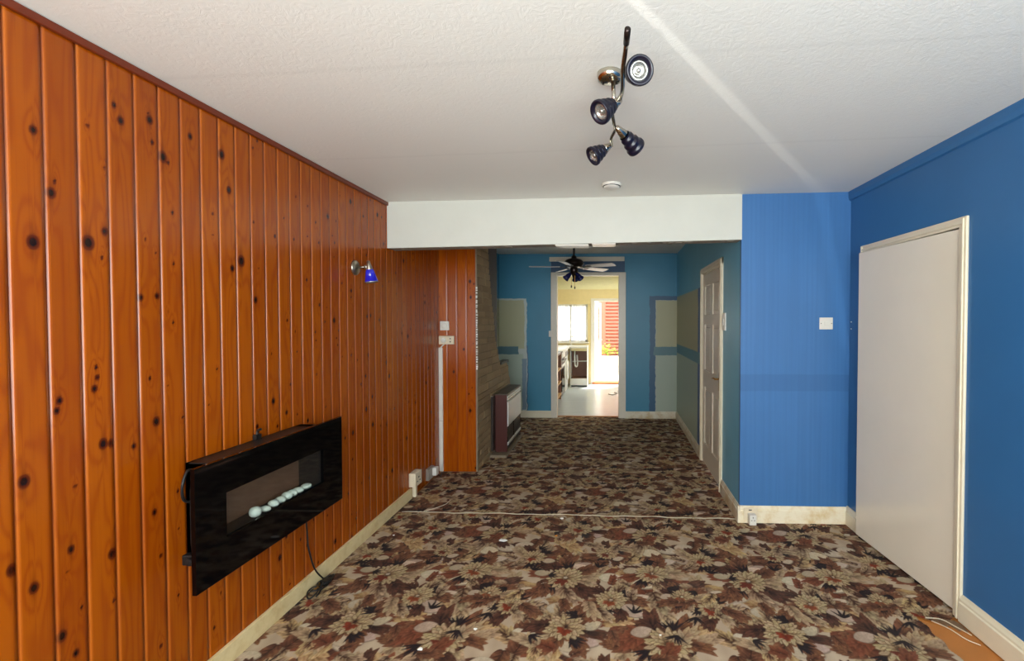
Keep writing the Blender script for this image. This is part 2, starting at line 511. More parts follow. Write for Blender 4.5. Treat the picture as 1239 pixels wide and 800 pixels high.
# ------------------------------------------------------------------ carpet pattern, painted as woven colour
def srgb(*c): return np.array([lin(v) for v in c])
def paint_tile(S=520, size=1.04):
    """one repeat of the woven pattern: chrysanthemums, lobed leaves, dark fern fronds, pale buds"""
    rng = np.random.default_rng(5)
    img = np.zeros((S, S, 3)); img[:] = srgb(196, 180, 156)
    px = size / S
    def tn(k):
        n = rng.random((k, k)); ys, xs = np.mgrid[0:S, 0:S]
        a, b = xs / S * k, ys / S * k
        i, j = a.astype(int), b.astype(int); fa, fb = a - i, b - j
        i1, j1 = (i + 1) % k, (j + 1) % k
        return (n[j, i] * (1 - fa) + n[j, i1] * fa) * (1 - fb) + (n[j1, i] * (1 - fa) + n[j1, i1] * fa) * fb
    N1, N2, N3 = tn(24), tn(90), tn(200)
    img[:] = img * (1 - .5 * N1[..., None]) + .5 * N1[..., None] * srgb(150, 126, 104)
    def stroke(cx, cy, a, L, W, c0, c1, p=.8, alpha=1.0, curve=0.0, streak=.35):
        R = L + W
        i0, i1 = int((cx - R) / px), int((cx + R) / px) + 1
        j0, j1 = int((cy - R) / px), int((cy + R) / px) + 1
        gx = (np.arange(i0, i1) + .5) * px - cx; gy = (np.arange(j0, j1) + .5) * px - cy
        X, Y = np.meshgrid(gx, gy)
        c, s_ = math.cos(a), math.sin(a)
        x, y = X * c + Y * s_, -X * s_ + Y * c
        t = x / L
        y = y - curve * L * t * t
        ta = np.clip(t, 1e-4, .9999)
        w = W * np.sin(PI * ta ** p) ** .7
        ix = np.ix_(np.arange(j0, j1) % S, np.arange(i0, i1) % S)
        m = np.clip((w - np.abs(y)) / .003 + .5, 0, 1) * (t > 0) * (t < 1) * alpha
        ln = .5 + .5 * np.sin(y / W * 7 + N1[ix] * 6)
        f = np.clip(ta + streak * (ln - .5) + .5 * (N2[ix] - .5), 0, 1)[..., None]
        col = (c0 + (c1 - c0) * f) * (.86 + .28 * N3[ix][..., None])
        img[ix] = img[ix] * (1 - m[..., None]) + m[..., None] * col
    def jit(c, k=.14): return c * (1 + rng.uniform(-k, k)) * (1 + rng.uniform(-.05, .05, 3))
    def leaf(cx, cy, a, L, wid, c0, c1, n=4, bend=0.0):
        # lobes from tip to base, either side of a curving midrib
        P = lambda t: (cx + L * t * math.cos(a + bend * t * .5), cy + L * t * math.sin(a + bend * t * .5))
        for k in range(n, -1, -1):
            t = .05 + .80 * k / n
            x, y = P(t); th = a + bend * t
            ln = L * wid * (.75 + .5 * math.sin(PI * (.15 + .75 * t)))
            for sg in (-1, 1):
                stroke(x, y, th + sg * (.95 - .55 * t) + rng.uniform(-.1, .1), ln * rng.uniform(.85, 1.15), ln * .26, jit(c0), jit(c1), .62, 1.0, -sg * .15)
        x, y = P(.55); stroke(x, y, a + bend * .8, L * .5, L * wid * .30, jit(c0), jit(c1), .62)
        for k in range(2):
            x, y = P(.02); stroke(x, y, a + rng.uniform(-.06, .06), L * .85, .0035, c0 * .55, c0 * .7, .5, .6, bend * .3, 0)
    def fern(cx, cy, a, L, W, c, n=7):
        for i in range(n):
            th = a + (i / (n - 1) - .5) * 1.7
            stroke(cx, cy, th, L * rng.uniform(.7, 1.1), W, c * rng.uniform(.6, 1.6), c * rng.uniform(.8, 2.2), .6, 1, rng.uniform(-.25, .25))
    def flower(cx, cy, R, cl, cd, core):
        for k, (ro, n, wd) in enumerate(((1.0, 19, .13), (.82, 16, .12), (.62, 12, .11), (.42, 9, .09))):
            off = rng.uniform(0, 6)
            for q in range(n):
                a = off + 2 * PI * q / n + rng.uniform(-.1, .1)
                r = R * ro * rng.uniform(.86, 1.08)
                x, y = cx + .12 * R * math.cos(a), cy + .12 * R * math.sin(a)
                stroke(x, y, a, r * 1.04, R * wd * 1.35, cd * .45, cd * .6, 1.5, .75, 0, 0)
                stroke(x, y, a, r, R * wd, jit(cd, .2), jit(cl, .1), 1.6, 1.0, rng.uniform(-.06, .06), .2)
        ca = rng.uniform(3.9, 5.4); ox, oy = cx + R * .30 * math.cos(ca), cy + R * .30 * math.sin(ca)
        for q in range(11):
            a = ca + rng.uniform(-2.0, 2.0)
            stroke(ox, oy, a, R * rng.uniform(.3, .62), R * .12, core * rng.uniform(.6, 1.0), core * rng.uniform(.9, 1.5), .7)
        for q in range(16):
            a = rng.uniform(0, 6.28); stroke(cx + R * .1 * math.cos(a), cy + R * .1 * math.sin(a), a, R * .16, R * .03, cd * .3, cd * .5, .7, .8)
    def bud(cx, cy, R, a, c):
        stroke(cx - R * math.cos(a), cy - R * math.sin(a), a, 2.1 * R, R * .72, c * .5, c * .6, .9, .8, 0, 0)
        stroke(cx - R * .95 * math.cos(a), cy - R * .95 * math.sin(a), a, 1.95 * R, R * .64, jit(c * .88), jit(c), .9, 1, .08, .25)
    brown, brown2 = srgb(80, 50, 35), srgb(136, 94, 66)
    dk, dk2 = srgb(52, 32, 26), srgb(104, 68, 50)
    rust, rust2 = srgb(98, 54, 34), srgb(136, 84, 58)
    mauve, mauve2 = srgb(134, 110, 86), srgb(188, 166, 134)
    tan_, tan2 = srgb(140, 106, 70), srgb(200, 174, 130)
    nb = srgb(34, 24, 26)
    pal = [(brown, brown2), (dk, dk2), (rust, rust2), (brown, mauve2), (dk, brown2), (tan_, tan2), (mauve, mauve2), (brown, tan2)]
    fl = [(.14, .18, .088), (.62, .08, .100), (.36, .40, .080), (.88, .34, .070), (.10, .60, .100), (.60, .66, .086), (.92, .82, .074), (.34, .88, .066), (.74, .44, .060)]
    for i in range(96):
        c0, c1 = pal[rng.integers(len(pal))]; L = rng.uniform(.10, .20)
        leaf(rng.uniform(0, size), rng.uniform(0, size), rng.uniform(0, 6.28), L, rng.uniform(.36, .5), c0, c1, 4, rng.uniform(-.9, .9))
    for i in range(36):
        bud(rng.uniform(0, size), rng.uniform(0, size), rng.uniform(.04, .08), rng.uniform(-.6, .6), [srgb(198, 182, 160), srgb(204, 190, 164), srgb(180, 160, 142)][i % 3])
    for (x, y, R) in fl:
        a0 = rng.uniform(0, 6.28); m = 8
        for k in range(m):
            a = a0 + 2 * PI * k / m + rng.uniform(-.25, .25)
            c0, c1 = pal[[0, 1, 2, 4, 3, 1, 6, 0][k]]
            L = R * rng.uniform(1.2, 1.8)
            leaf(x + math.cos(a) * R * .5, y + math.sin(a) * R * .5, a + rng.uniform(-.4, .4), L, rng.uniform(.38, .5), c0, c1, 4, rng.uniform(-.9, .9))
        for q in (0, 2.4):
            fern(x + math.cos(a0 + q) * R * .95, y + math.sin(a0 + q) * R * .95, a0 + q + .5, R * .95, .0075, nb, 8)
        bud(x + math.cos(a0 + 1.3) * R * 1.45, y + math.sin(a0 + 1.3) * R * 1.3, R * .55, rng.uniform(-.5, .5), srgb(192, 174, 150))
    for i, (x, y, R) in enumerate(fl):
        flower(x, y, R, srgb(190, 172, 136), srgb(134, 104, 72), [srgb(130, 58, 32), srgb(112, 52, 32), srgb(138, 74, 42)][i % 3])
    for i in range(30):
        c0, c1 = pal[[0, 2, 3, 6, 7][rng.integers(5)]]; L = rng.uniform(.07, .13)
        leaf(rng.uniform(0, size), rng.uniform(0, size), rng.uniform(0, 6.28), L, .45, c0, c1, 3, rng.uniform(-.9, .9))
    for i in range(12): fern(rng.uniform(0, size), rng.uniform(0, size), rng.uniform(0, 6.28), rng.uniform(.06, .09), .006, nb, 6)
    return np.clip(img ** 1.12 * 1.10 * np.array([1.03, .99, .96]), 0, 1)
TILE = paint_tile()
def sample_tile(X, Y, size=1.04):
    S = TILE.shape[0]
    a = (X / size * S - .5) % S; b = (Y / size * S - .5) % S
    i, j = a.astype(int), b.astype(int); fa, fb = (a - i)[..., None], (b - j)[..., None]
    i1, j1 = (i + 1) % S, (j + 1) % S; i %= S; j %= S
    return (TILE[j, i] * (1 - fa) + TILE[j, i1] * fa) * (1 - fb) + (TILE[j1, i] * (1 - fa) + TILE[j1, i1] * fa) * fb

def carpet(name, xs, ys, cut, label, shift=(0, 0)):
    X, Y = np.meshgrid(xs, ys)
    Z = np.full_like(X, 0.0)
    cx, cy = (X[:-1, :-1] + X[1:, 1:]) / 2, (Y[:-1, :-1] + Y[1:, 1:]) / 2
    keep = ~cut(cx, cy)
    me = grid_mesh(name, X, Y, Z, keep, sample_tile(X + shift[0], Y + shift[1]))
    return tag(link_mesh(name, me, M['carpet']), label, 'carpet')

xs = np.arange(-1.625, 1.795, 0.004)
def cut_front(x, y):
    edge = 1.545 + 0.006 * np.sin(y * 60)
    return ((x > edge) & (y < 2.285 + 0.012 * np.sin(x * 70))) | ((x > 1.742) & ((y < 2.30) | (y > 3.18))) | ((y > YO - .012) & (x > PX0 - .012))
ys = np.concatenate([np.arange(YF + .02, 1.55, 0.05), np.arange(1.55, 3.426, 0.004)])
carpet('carpet', xs, ys, cut_front, 'worn brown and beige floral carpet of the front room, in front of the pale join', (0.34, 0.10))
xs2 = np.arange(-1.625, 1.03, 0.007)
ys2 = np.arange(3.428, 6.985, 0.007)
def cut_back(x, y):
    return (x > np.where((y > DY0) & (y < DY1), 9.0, xw(y) - .014)) | ((x < XCH + .005) & (y > YCH - .005) & (y < 5.46)) | ((x < XCH + .005) & (y > 5.4) & (y < 6.02)) | \
        ((y > YB - .012) & ((x < -.80) | (x > .20)))
carpet('carpet', xs2, ys2, cut_back, 'darker floral carpet of the back room, running from the pale join to the kitchen doorway', (0.52, 0.37))

# ------------------------------------------------------------------ floor, ceilings
bm = B(); box(bm, XL - .3, XR + .3, YF - .2, 7.0, -0.15, -0.008)
struct('floor', bm, M['hardboard'], 'orange-brown hardboard floor showing where the carpet is turned back')
bm = B(); box(bm, -2.3, 2.3, 6.985, YK + .25, -0.15, 0.0)
struct('floor_kitchen', bm, M['laminate'], 'pale grey laminate kitchen floor')
bm = B()
prism(bm, [(XL - .2, zc(XL - .2)), (XR + .2, zc(XR + .2)), (XR + .2, 2.7), (XL - .2, 2.7)], 'y', YF - .2, YO + .02)
struct('ceiling', bm, M['ceil'], 'white textured ceiling of the front room')
bm = B(); box(bm, XL - .2, 1.4, YO + .02, 7.0, ZC2, 2.75)
struct('ceiling_back', bm, M['ceil2'], 'grey ceiling of the back room')
bm = B(); box(bm, -2.3, 2.3, 7.0, YK + .2, 2.22, 2.75)
for k in range(12):
    box(bm, -2.2, 2.2, 7.1 + k * .3, 7.12 + k * .3, 2.195, 2.222)
struct('ceiling_kitchen', bm, M['kit_ceil'], 'pale yellow boarded kitchen ceiling')

# ------------------------------------------------------------------ panelled walls (boards with V-joints, knots painted in)
def plank_wall(name, a0, n0, n1, pitch, z0, z1, base, axis, mat, knots, dens, dz, label, top=None):
    prof = [(0.0, -.0050), (.0012, -.0047), (.0024, -.0016), (.0042, 0.0)] + [(.0042 + (pitch - .0124) * k / 12, 0.0) for k in range(1, 12)] + [(pitch - .0046, 0.0), (pitch - .0014, -.0055)]
    A, D, Bd, Ed, Rm = [], [], [], [], []
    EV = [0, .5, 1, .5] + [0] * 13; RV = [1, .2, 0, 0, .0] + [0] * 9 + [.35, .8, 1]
    for n in range(n0, n1):
        bv = random.random()
        for (p, d), ev, rv in zip(prof, EV, RV):
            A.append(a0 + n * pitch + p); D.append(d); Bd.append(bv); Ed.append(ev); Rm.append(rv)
    A.append(a0 + n1 * pitch); D.append(-.006); Bd.append(bv); Ed.append(0); Rm.append(1)
    assert len(prof) == 17
    A, D, Bd = np.array(A), np.array(D), np.array(Bd)
    zz = np.linspace(z0, z1, int((z1 - z0) / dz) + 1)
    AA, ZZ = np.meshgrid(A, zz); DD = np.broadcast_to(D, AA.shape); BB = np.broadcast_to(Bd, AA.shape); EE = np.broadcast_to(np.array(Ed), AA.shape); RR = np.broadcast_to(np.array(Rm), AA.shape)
    allk = list(knots)
    for n in range(n0, n1):
        y0 = a0 + n * pitch
        if any(y0 <= k[0] < y0 + pitch for k in knots) and random.random() < .5: continue
        zk = z0 + random.uniform(0, .4)
        while zk < z1:
            if random.random() < dens:
                allk.append((y0 + random.uniform(.012, pitch - .012), zk, random.choice([.003, .003, .004, .004, .005, .006, .008, .011])))
            zk += random.choice([.05, .12, .2, .3, .45]) * random.uniform(.7, 1.3)
    K = np.zeros_like(AA); Wp = np.zeros_like(AA)
    for (ya, za, r) in allk:
        n = math.floor((ya - a0) / pitch)
        inb = (AA >= a0 + n * pitch) & (AA < a0 + (n + 1) * pitch)
        dx, dzv = (AA - ya), (ZZ - za) / 1.5
        d = np.hypot(dx, dzv)
        K = np.maximum(K, inb * np.clip(1.2 - d / r * .85, 0, 1))
        tail = np.exp(-(dx / (r * .8)) ** 2) * np.exp(-np.abs(ZZ - za) / (r * 5)) * .34
        K = np.maximum(K, inb * tail)
        Wp += inb * 5.0 * np.exp(-(np.hypot(dx, (ZZ - za) / 3.2) / (r * 2.4)) ** 2) * np.sign(dx + 1e-6)
    if axis == 'y': X, Y = base + DD, AA
    else: X, Y = AA, base - DD
    keep = None
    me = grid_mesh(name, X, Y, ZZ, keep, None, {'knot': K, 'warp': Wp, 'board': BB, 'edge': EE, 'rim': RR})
    if axis == 'x':
        pass
    o = link_mesh(name, me, mat)
    o['kind'] = 'structure'; o['label'] = label; o['category'] = 'wall'
    return o
KN = [(1.247, 1.704, .014), (1.386, 1.726, .016), (1.434, 1.771, .009), (1.254, 2.025, .009), (1.213, 1.027, .013), (1.602, 1.57, .008), (1.47, 2.197, .007),
      (1.634, 2.084, .014), (1.588, 2.199, .011), (1.746, 2.204, .009), (1.891, 2.186, .014), (1.987, 1.747, .017), (1.926, 2.046, .011), (1.937, 1.708, .010),
      (1.543, 1.561, .009), (1.44, 1.075, .010), (1.435, .707, .012), (1.229, .714, .011), (1.183, .792, .012), (1.49, 2.154, .010), (1.51, 1.045, .007),
      (1.32, .78, .009), (1.292, .53, .012), (1.415, 1.079, .012), (1.59, 1.113, .012), (1.40, 1.33, .005), (1.30, 1.24, .008)]
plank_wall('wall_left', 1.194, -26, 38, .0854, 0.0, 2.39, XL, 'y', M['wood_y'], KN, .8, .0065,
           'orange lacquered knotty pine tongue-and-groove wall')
plank_wall('wall_chimney', -1.655, 0, 4, .0963, 0.0, 2.52, YCH, 'x', M['wood_x'], [(-1.335, 1.86, .012), (-1.50, .98, .01), (-1.40, 1.2, .009), (-1.34, .6, .012)], .5, .008,
           'narrow pine boarded front of the chimney breast')
bm = B(); box(bm, XL - .2, XL - .012, YF - .2, 7.0, 0, 2.75)
struct('wall_left_backing', bm, M['blue_b'], 'blue wall of the alcove beside the chimney breast')

# chimney breast body (painted maroon beyond the stone)
bm = B(); box(bm, XL - .01, -1.334, YCH + .012, 5.45, 0, 2.6)
struct('chimney_breast', bm, M['maroon'], 'dark maroon painted side of the chimney breast')

# blue walls
bm = B(); prism(bm, [(YF - .2, 0), (2.295, 0), (2.295, 1.978), (3.18, 1.978), (3.18, 0), (YO + .2, 0), (YO + .2, 2.7), (YF - .2, 2.7)], 'x', XR, XR + .2)
box(bm, XR + .05, XR + .19, 2.28, 3.2, 0, 2.0)
struct('wall_right', bm, M['blue_r'], 'deep blue wall holding the plain white door')
bm = B(); prism(bm, [(PX0, 0), (XR + .1, 0), (XR + .1, 2.7), (PX0, 2.7)], 'y', YO, YO + .03)
struct('wall_return', bm, M['blue_o'], 'bright blue striped wall between the passage and the corner')
bm = B()
for (y0, y1, z0, z1) in ((YO + .001, DY0 - .01, 0, 2.7), (DY1 + .01, 7.0, 0, 2.7), (DY0 - .01, DY1 + .01, 1.965, 2.7)):
    prism(bm, [(xw(y0), y0), (xw(y0) + .12, y0), (xw(y1) + .12, y1), (xw(y1), y1)], 'z', z0, z1)
struct('wall_passage', bm, M['blue_p_lit'], 'teal blue passage wall with bare stripped patches')
bm = B(); box(bm, XL - .2, -.86, YB, 7.0, 0, 2.75); box(bm, .262, 1.4, YB, 7.0, 0, 2.75); box(bm, -.86, .262, YB, 7.0, 2.44, 2.75)
struct('wall_back', bm, M['blue_b'], 'blue end wall with stripped plaster patches either side of the kitchen doorway')
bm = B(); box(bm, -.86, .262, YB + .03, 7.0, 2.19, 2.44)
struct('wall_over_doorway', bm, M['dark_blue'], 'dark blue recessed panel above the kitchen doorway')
# window wall behind the camera (daylight comes through its opening)
bm = B(); box(bm, XL - .2, -1.35, YF - .2, YF, 0, 2.7); box(bm, 1.45, XR + .2, YF - .2, YF, 0, 2.7)
box(bm, -1.36, 1.46, YF - .2, YF, 0, .75); box(bm, -1.36, 1.46, YF - .2, YF, 2.2, 2.7)
struct('wall_front', bm, M['cream'], 'wall with the street window')

# opening header: a cream boxed-in beam, bottom edge slightly out of level
def zb(x): return 2.018 + (x + 1.62) * 0.0185
bm = B()
prism(bm, [(XL + .002, zb(XL)), (PX0, zb(PX0)), (PX0, 2.6), (XL + .002, 2.6)], 'y', YO - .012, YO + .115)
for f in bm.faces:
    if f.calc_center_median().z < 2.1 and abs(f.normal.z) > .9: f.material_index = 1
struct('wall_beam', bm, [M['beam'], M['under']], 'cream white beam over the opening to the back room')
# broken plaster lumps and bare strip under the beam
bm = B()
for k in range(22):
    x = random.uniform(-1.55, .88); w = random.uniform(.015, .06)
    box(bm, x, x + w, YO + random.uniform(-.005, .03), YO + random.uniform(.05, .112), zb(x) - random.uniform(.002, .005), zb(x) + .004, .002, 1)
struct('trim_8', bm, M['under'], 'rough broken plaster along the underside of the beam')
bm = B(); box(bm, -.385, -.14, YO - .004, YO + .11, zb(-.4) - .010, zb(-.4) + .002, .003, 1); box(bm, -.115, .06, YO - .004, YO + .11, zb(-.1) - .008, zb(-.1) + .002, .003, 1)
struct('trim_9', bm, M['white'], 'short white packing strips under the middle of the beam')

# ------------------------------------------------------------------ trims and baseboards
bm = B(); box(bm, XL, XL + .014, YF, YO - .01, 2.332, 2.358, .003, 2)
struct('trim_1', bm, M['wood_trim'], 'dark stained beading along the top of the pine wall')
bm = B(); box(bm, XL, XL + .006, YF, YO - .01, 2.357, 2.372)
struct('trim_2', bm, M['white'], 'thin white gap line above the beading')
bm = B(); prism(bm, [(XR, 2.34), (XR - .014, 2.345), (XR - .02, 2.37), (XR - .02, 2.42), (XR, 2.42)], 'y', YF, YO)
struct('trim_3', bm, M['blue_r'], 'blue painted strip along the top of the blue wall')

def skirt(bm, p0, p1, h, th, nrm):
    """skirting board with a stepped top, from p0 to p1 on the wall, projecting along nrm"""
    p0, p1, nrm = Vector((*p0, 0)), Vector((*p1, 0)), Vector((*nrm, 0))
    prof = [(0, 0), (th, 0), (th, h * .72), (th * .72, h * .76), (th * .72, h * .84), (th * .45, h * .93), (th * .3, h), (0, h)]
    va = [bm.verts.new(p0 + nrm * a + Vector((0, 0, b))) for a, b in prof]
    vb = [bm.verts.new(p1 + nrm * a + Vector((0, 0, b))) for a, b in prof]
    fs = [bm.faces.new(va), bm.faces.new(vb[::-1])]
    n = len(prof)
    for i in range(n): fs.append(bm.faces.new((va[i], vb[i], vb[(i + 1) % n], va[(i + 1) % n])))
    bmesh.ops.recalc_face_normals(bm, faces=fs)
def scuffed(name, c, c2):
    m = bpy.data.materials.new(name); t = NT(m); p = t.pos()
    n = t.noise(p, 9.0, 5.0, 0.65)
    t.bsdf(**{'Base Color': t.mix(t.smooth(n, .4, .72), c, c2), 'Roughness': .4})
    return m
M['skirt_l'] = scuffed('worn cream skirting', rgb(226, 206, 156), rgb(206, 180, 126))
M['skirt_o'] = scuffed('scuffed cream skirting', rgb(236, 226, 200), rgb(216, 190, 140))
M['skirt_b'] = scuffed('bare and cream skirting', rgb(222, 214, 194), rgb(196, 170, 128))
bm = B(); box(bm, XL, XL + .018, YF, 3.70, 0, .086, .003, 2); struct('baseboard_left', bm, M['skirt_l'], 'worn cream skirting under the pine wall')
bm = B(); skirt(bm, (XR, YF), (XR, 2.272), .13, .022, (-1, 0)); struct('baseboard_right', bm, M['cream'], 'cream skirting on the blue wall in front of the door')
bm = B(); skirt(bm, (XR, 3.205), (XR, YO), .13, .022, (-1, 0)); struct('baseboard_corner', bm, M['cream'], 'short cream skirting between door and corner')
bm = B(); skirt(bm, (PX0 - .016, YO), (XR, YO), .122, .018, (0, -1)); struct('baseboard_return', bm, M['skirt_o'], 'scuffed cream skirting under the bright blue wall')
bm = B(); skirt(bm, (xw(YO), YO - .018), (xw(3.91), 3.91), .122, .018, (-1, PXS)); skirt(bm, (xw(4.87), 4.87), (xw(YB), YB), .11, .018, (-1, PXS))
struct('baseboard_passage', bm, M['skirt_b'], 'cream skirting along the passage wall')
bm = B(); skirt(bm, (XL, YB), (-.853, YB), .105, .018, (0, -1)); struct('baseboard_back', bm, M['cream'], 'cream skirting on the end wall by the gas heater')
bm = B(); skirt(bm, (.276, YB), (1.05, YB), .105, .018, (0, -1)); struct('baseboard_back_bare', bm, M['skirt_b'], 'part bare skirting on the end wall by the passage wall')

# kitchen doorway casing
bm = B()
for s, (a, b) in (('l', (-.855, -.765)), ('r', (.168, .277))):
    box(bm, a, b, YB - .02, YB + .002, 0, 2.205, .004, 2)
    box(bm, min(a, b) if s == 'r' else b - .02, (a + .02) if s == 'r' else b, YB, 7.0, 0, 2.17)
box(bm, -.855, .277, YB - .021, YB + .002, 2.172, 2.208, .004, 2); box(bm, -.77, .18, YB, 7.0, 2.16, 2.18)
struct('trim_4', bm, M['pdoor'], 'tall cream doorway casing to the kitchen')
bm = B(); box(bm, -.88, .255, YB - .016, YB + .01, 2.375, 2.442, .004, 2)
struct('trim_5', bm, M['pdoor'], 'pale board across the wall above the kitchen doorway')
bm = B(); box(bm, -.78, .18, 6.965, 7.0, -.004, .008, .003, 1)
struct('trim_6', bm, M['hardboard'], 'worn threshold at the kitchen doorway')
bm = B()
for k in range(34):
    z = 1.0 + k * .024 + random.uniform(-.006, .006); h = random.uniform(.006, .02)
    box(bm, XCH - .008, XCH + .004 + random.uniform(0, .006), YCH - .004, YCH + .006, z, z + h, .001, 1)
struct('trim_7', bm, M['flake'], 'chipped white plaster edge between the pine boards and stone')
bm = B(); box(bm, XCH - .012, XCH + .003, YCH - .003, YCH + .012, 0, 2.5)
struct('trim_10', bm, M['hearth'], 'thin edge strip between pine boards and stone')

# ------------------------------------------------------------------ plain white door standing slightly ajar (blue wall)
door1 = struct('door_1', None, None, 'plain off-white flush door, slightly ajar, in the deep blue wall')
def casing(bm, x, y0, y1, z1, w, d):
    """architrave on a wall x=const facing -x"""
    for a, b in ((y0, y0 + w), (y1 - w, y1)):
        box(bm, x - d, x + .002, a, b, 0, z1, .005, 2)
        box(bm, x - d - .006, x, a + w * .28 if a == y0 else a + w * .45, b - w * .45 if a == y0 else b - w * .28, 0, z1 - .01, .003, 2)
    box(bm, x - d + .0008, x + .002, y0 + .001, y1 - .001, z1 - w, z1 - .0005, .004, 2)
    box(bm, x - d - .005, x, y0 + w * .3, y1 - w * .3, z1 - w * .72, z1 - w * .45, .003, 2)
bm = B(); casing(bm, XR, 2.272, 3.20, 1.99, .05, .014)
box(bm, XR - .002, XR + .05, 2.30, 2.325, 0, 1.97); box(bm, XR - .004, XR + .05, 3.14, 3.16, 0, 1.97); box(bm, XR, XR + .05, 2.32, 3.15, 1.95, 1.97)
struct('door_frame', bm, M['cream'], parent=door1)
hx, hy, L = XR + .032, 2.328, .815; ang = math.atan2(.050, .81)
bm = B(); box(bm, -.036, 0, 0, L, .022, 1.935, .003, 2)
bmesh.ops.transform(bm, matrix=Matrix.Translation((hx, hy, 0)) @ Matrix.Rotation(ang, 4, 'Z'), verts=bm.verts)
leaf = struct('door_leaf', bm, M['door'], parent=door1)
bm = B()
for z in (.25, 1.7): tube(bm, [(hx - .034, hy - .003, z), (hx - .034, hy - .003, z + .09)], .006, 8)
struct('hinge', bm, M['cream'], parent=door1)
for z, lb in ((1.42, 'lower of two tiny white wall plugs in the blue corner beside the white door'), (1.47, 'upper of two tiny white wall plugs in the blue corner beside the white door')):
    bm = B(); lathe(bm, (XR - .0, 3.325, z), (-1, 0, 0), [(.004, 0), (.004, .004), (.0, .006)], 8)
    tag(obj('wall_plug', bm, M['white_plastic']), lb, 'wall plug', 'wall plugs in the blue corner')

# ------------------------------------------------------------------ six panel door in the passage wall
door2 = struct('door_2', None, None, 'cream six-panel door in the passage wall')
def pw(bm):     # local (x out of wall negative, y along wall from YO) -> world
    for v in bm.verts:
        v.co.x += xw(v.co.y)
    return bm
bm = B()
for a, b in ((DY0 - .062, DY0 - .004), (DY1 + .004, DY1 + .062)):
    box(bm, -.018, .002, a, b, 0, 2.02, .004, 2); box(bm, -.024, 0, a + .016, b - .02, 0, 2.005, .003, 2)
box(bm, -.018, .002, DY0 - .062, DY1 + .062, 1.962, 2.02, .004, 2); box(bm, -.024, 0, DY0 - .05, DY1 + .05, 1.982, 2.004, .003, 2)
box(bm, -.004, .06, DY0 - .012, DY0 + .002, 0, 1.97); box(bm, -.004, .06, DY1 - .002, DY1 + .012, 0, 1.97); box(bm, -.004, .06, DY0, DY1, 1.95, 1.967)
struct('door_frame', pw(bm), M['cream'], parent=door2)
bm = B()
W = DY1 - DY0
st, mid = .10, .10
pwid = (W - 2 * st - mid) / 2
rails = [(0.015, .22), (.80, .98), (1.44, 1.54), (1.83, 1.945)]
box(bm, .012, .04, DY0 + .004, DY1 - .004, .015, 1.945)
for a, b in ((DY0 + .004, DY0 + st), (DY0 + st + pwid, DY0 + st + pwid + mid), (DY1 - st, DY1 - .004)):
    box(bm, .0, .03, a, b, .015, 1.945, .003, 2)
for z0, z1 in rails: box(bm, .0005, .03, DY0 + .006, DY1 - .006, z0, z1, .003, 2)
for z0, z1 in ((.22, .80), (.98, 1.44), (1.54, 1.83)):
    for a in (DY0 + st, DY0 + st + pwid + mid):
        box(bm, .004, .02, a + .03, a + pwid - .03, z0 + .03, z1 - .03, .006, 2)
leaf2 = struct('door_leaf', pw(bm), M['pdoor'], parent=door2)
bm = B(); y = DY0 + .055
box(bm, -.006, .002, y - .02, y + .02, .86, 1.02, .003, 2)
struct('lock_plate', pw(bm), M['brass'], parent=door2)
bm = B(); tube(bm, [(0, y, .965), (-.042, y, .965)], .008, 10)
tube(bm, bez([(-.042, y, .965), (-.046, y + .03, .968), (-.044, y + .075, .964), (-.042, y + .115, .958)], 5), .008, 10)
struct('door_handle', pw(bm), M['brass'], parent=door2, smooth=True)

# ------------------------------------------------------------------ stone cladding of the fireplace
ST = [(YCH + .002, 0), (YCH + .002, 2.485), (4.80, 2.485), (4.83, 2.19), (4.86, 1.99), (4.99, 1.645), (5.13, 1.27), (5.24, 1.12), (5.36, .975), (5.73, .945), (5.87, .73), (6.0, .45), (6.0, 0)]
sf = thing('stone_fireplace', 'brown-grey coursed stone fireplace cladding with a slanting edge beside the pine boards', 'fireplace', (XCH, YCH + .01, 0))
bm = B(); prism(bm, ST, 'x', -1.332, XCH - .008); prism(bm, [(5.452, 0), (5.452, .9), (5.72, .9), (5.86, .7), (5.98, .45), (5.98, 0)], 'x', XL - .01, -1.333)
obj('mortar_bed', bm, M['mortar'], sf)
def st_right(z):
    pts = ST[2:]
    for (ya, za), (yb, zb2) in zip(pts, pts[1:]):
        if zb2 <= z <= za and za != zb2: return ya + (yb - ya) * (za - z) / (za - zb2)
    return 4.8
bm = B(); bl = []
z = 0.004; row = 0
while z < 2.47:
    h = random.choice([.058, .066, .072, .084]); h = min(h, 2.48 - z)
    y = YCH + .004 + (0 if row % 2 else -.09)
    ye = min(st_right(z + h), st_right(z))
    while y < ye:
        w = random.uniform(.14, .30)
        a, b = max(y, YCH + .004), min(y + w, ye)
        if b - a > .03:
            n0 = len(bm.verts)
            box(bm, XCH - .02, XCH + random.uniform(.0, .007), a + .004, b - .004, z + .004, z + h - .004, .004, 1)
            bl.append((n0, len(bm.verts), random.random()))
        y += w
    z += h; row += 1
me = bpy.data.meshes.new('stone_blocks'); nv = len(bm.verts)
bm.verts.ensure_lookup_table()
bm.normal_update(); bm.to_mesh(me); bm.free()
a = me.attributes.new('board', 'FLOAT', 'POINT'); vals = np.zeros(nv, np.float32)
for i0, i1, v in bl: vals[i0:i1] = v
a.data.foreach_set('value', vals)
link_mesh('stone_blocks', me, M['stone'], sf)
bm = B(); box(bm, -1.34, XCH + .014, 5.34, 5.74, .955, .985, .004, 2)
obj('ledge', bm, M['heater_dark'], sf)
bm = B(); box(bm, XCH + .002, -1.085, 4.83, 5.86, 0.0, .028, .005, 2)
obj('hearth', bm, M['hearth'], sf)

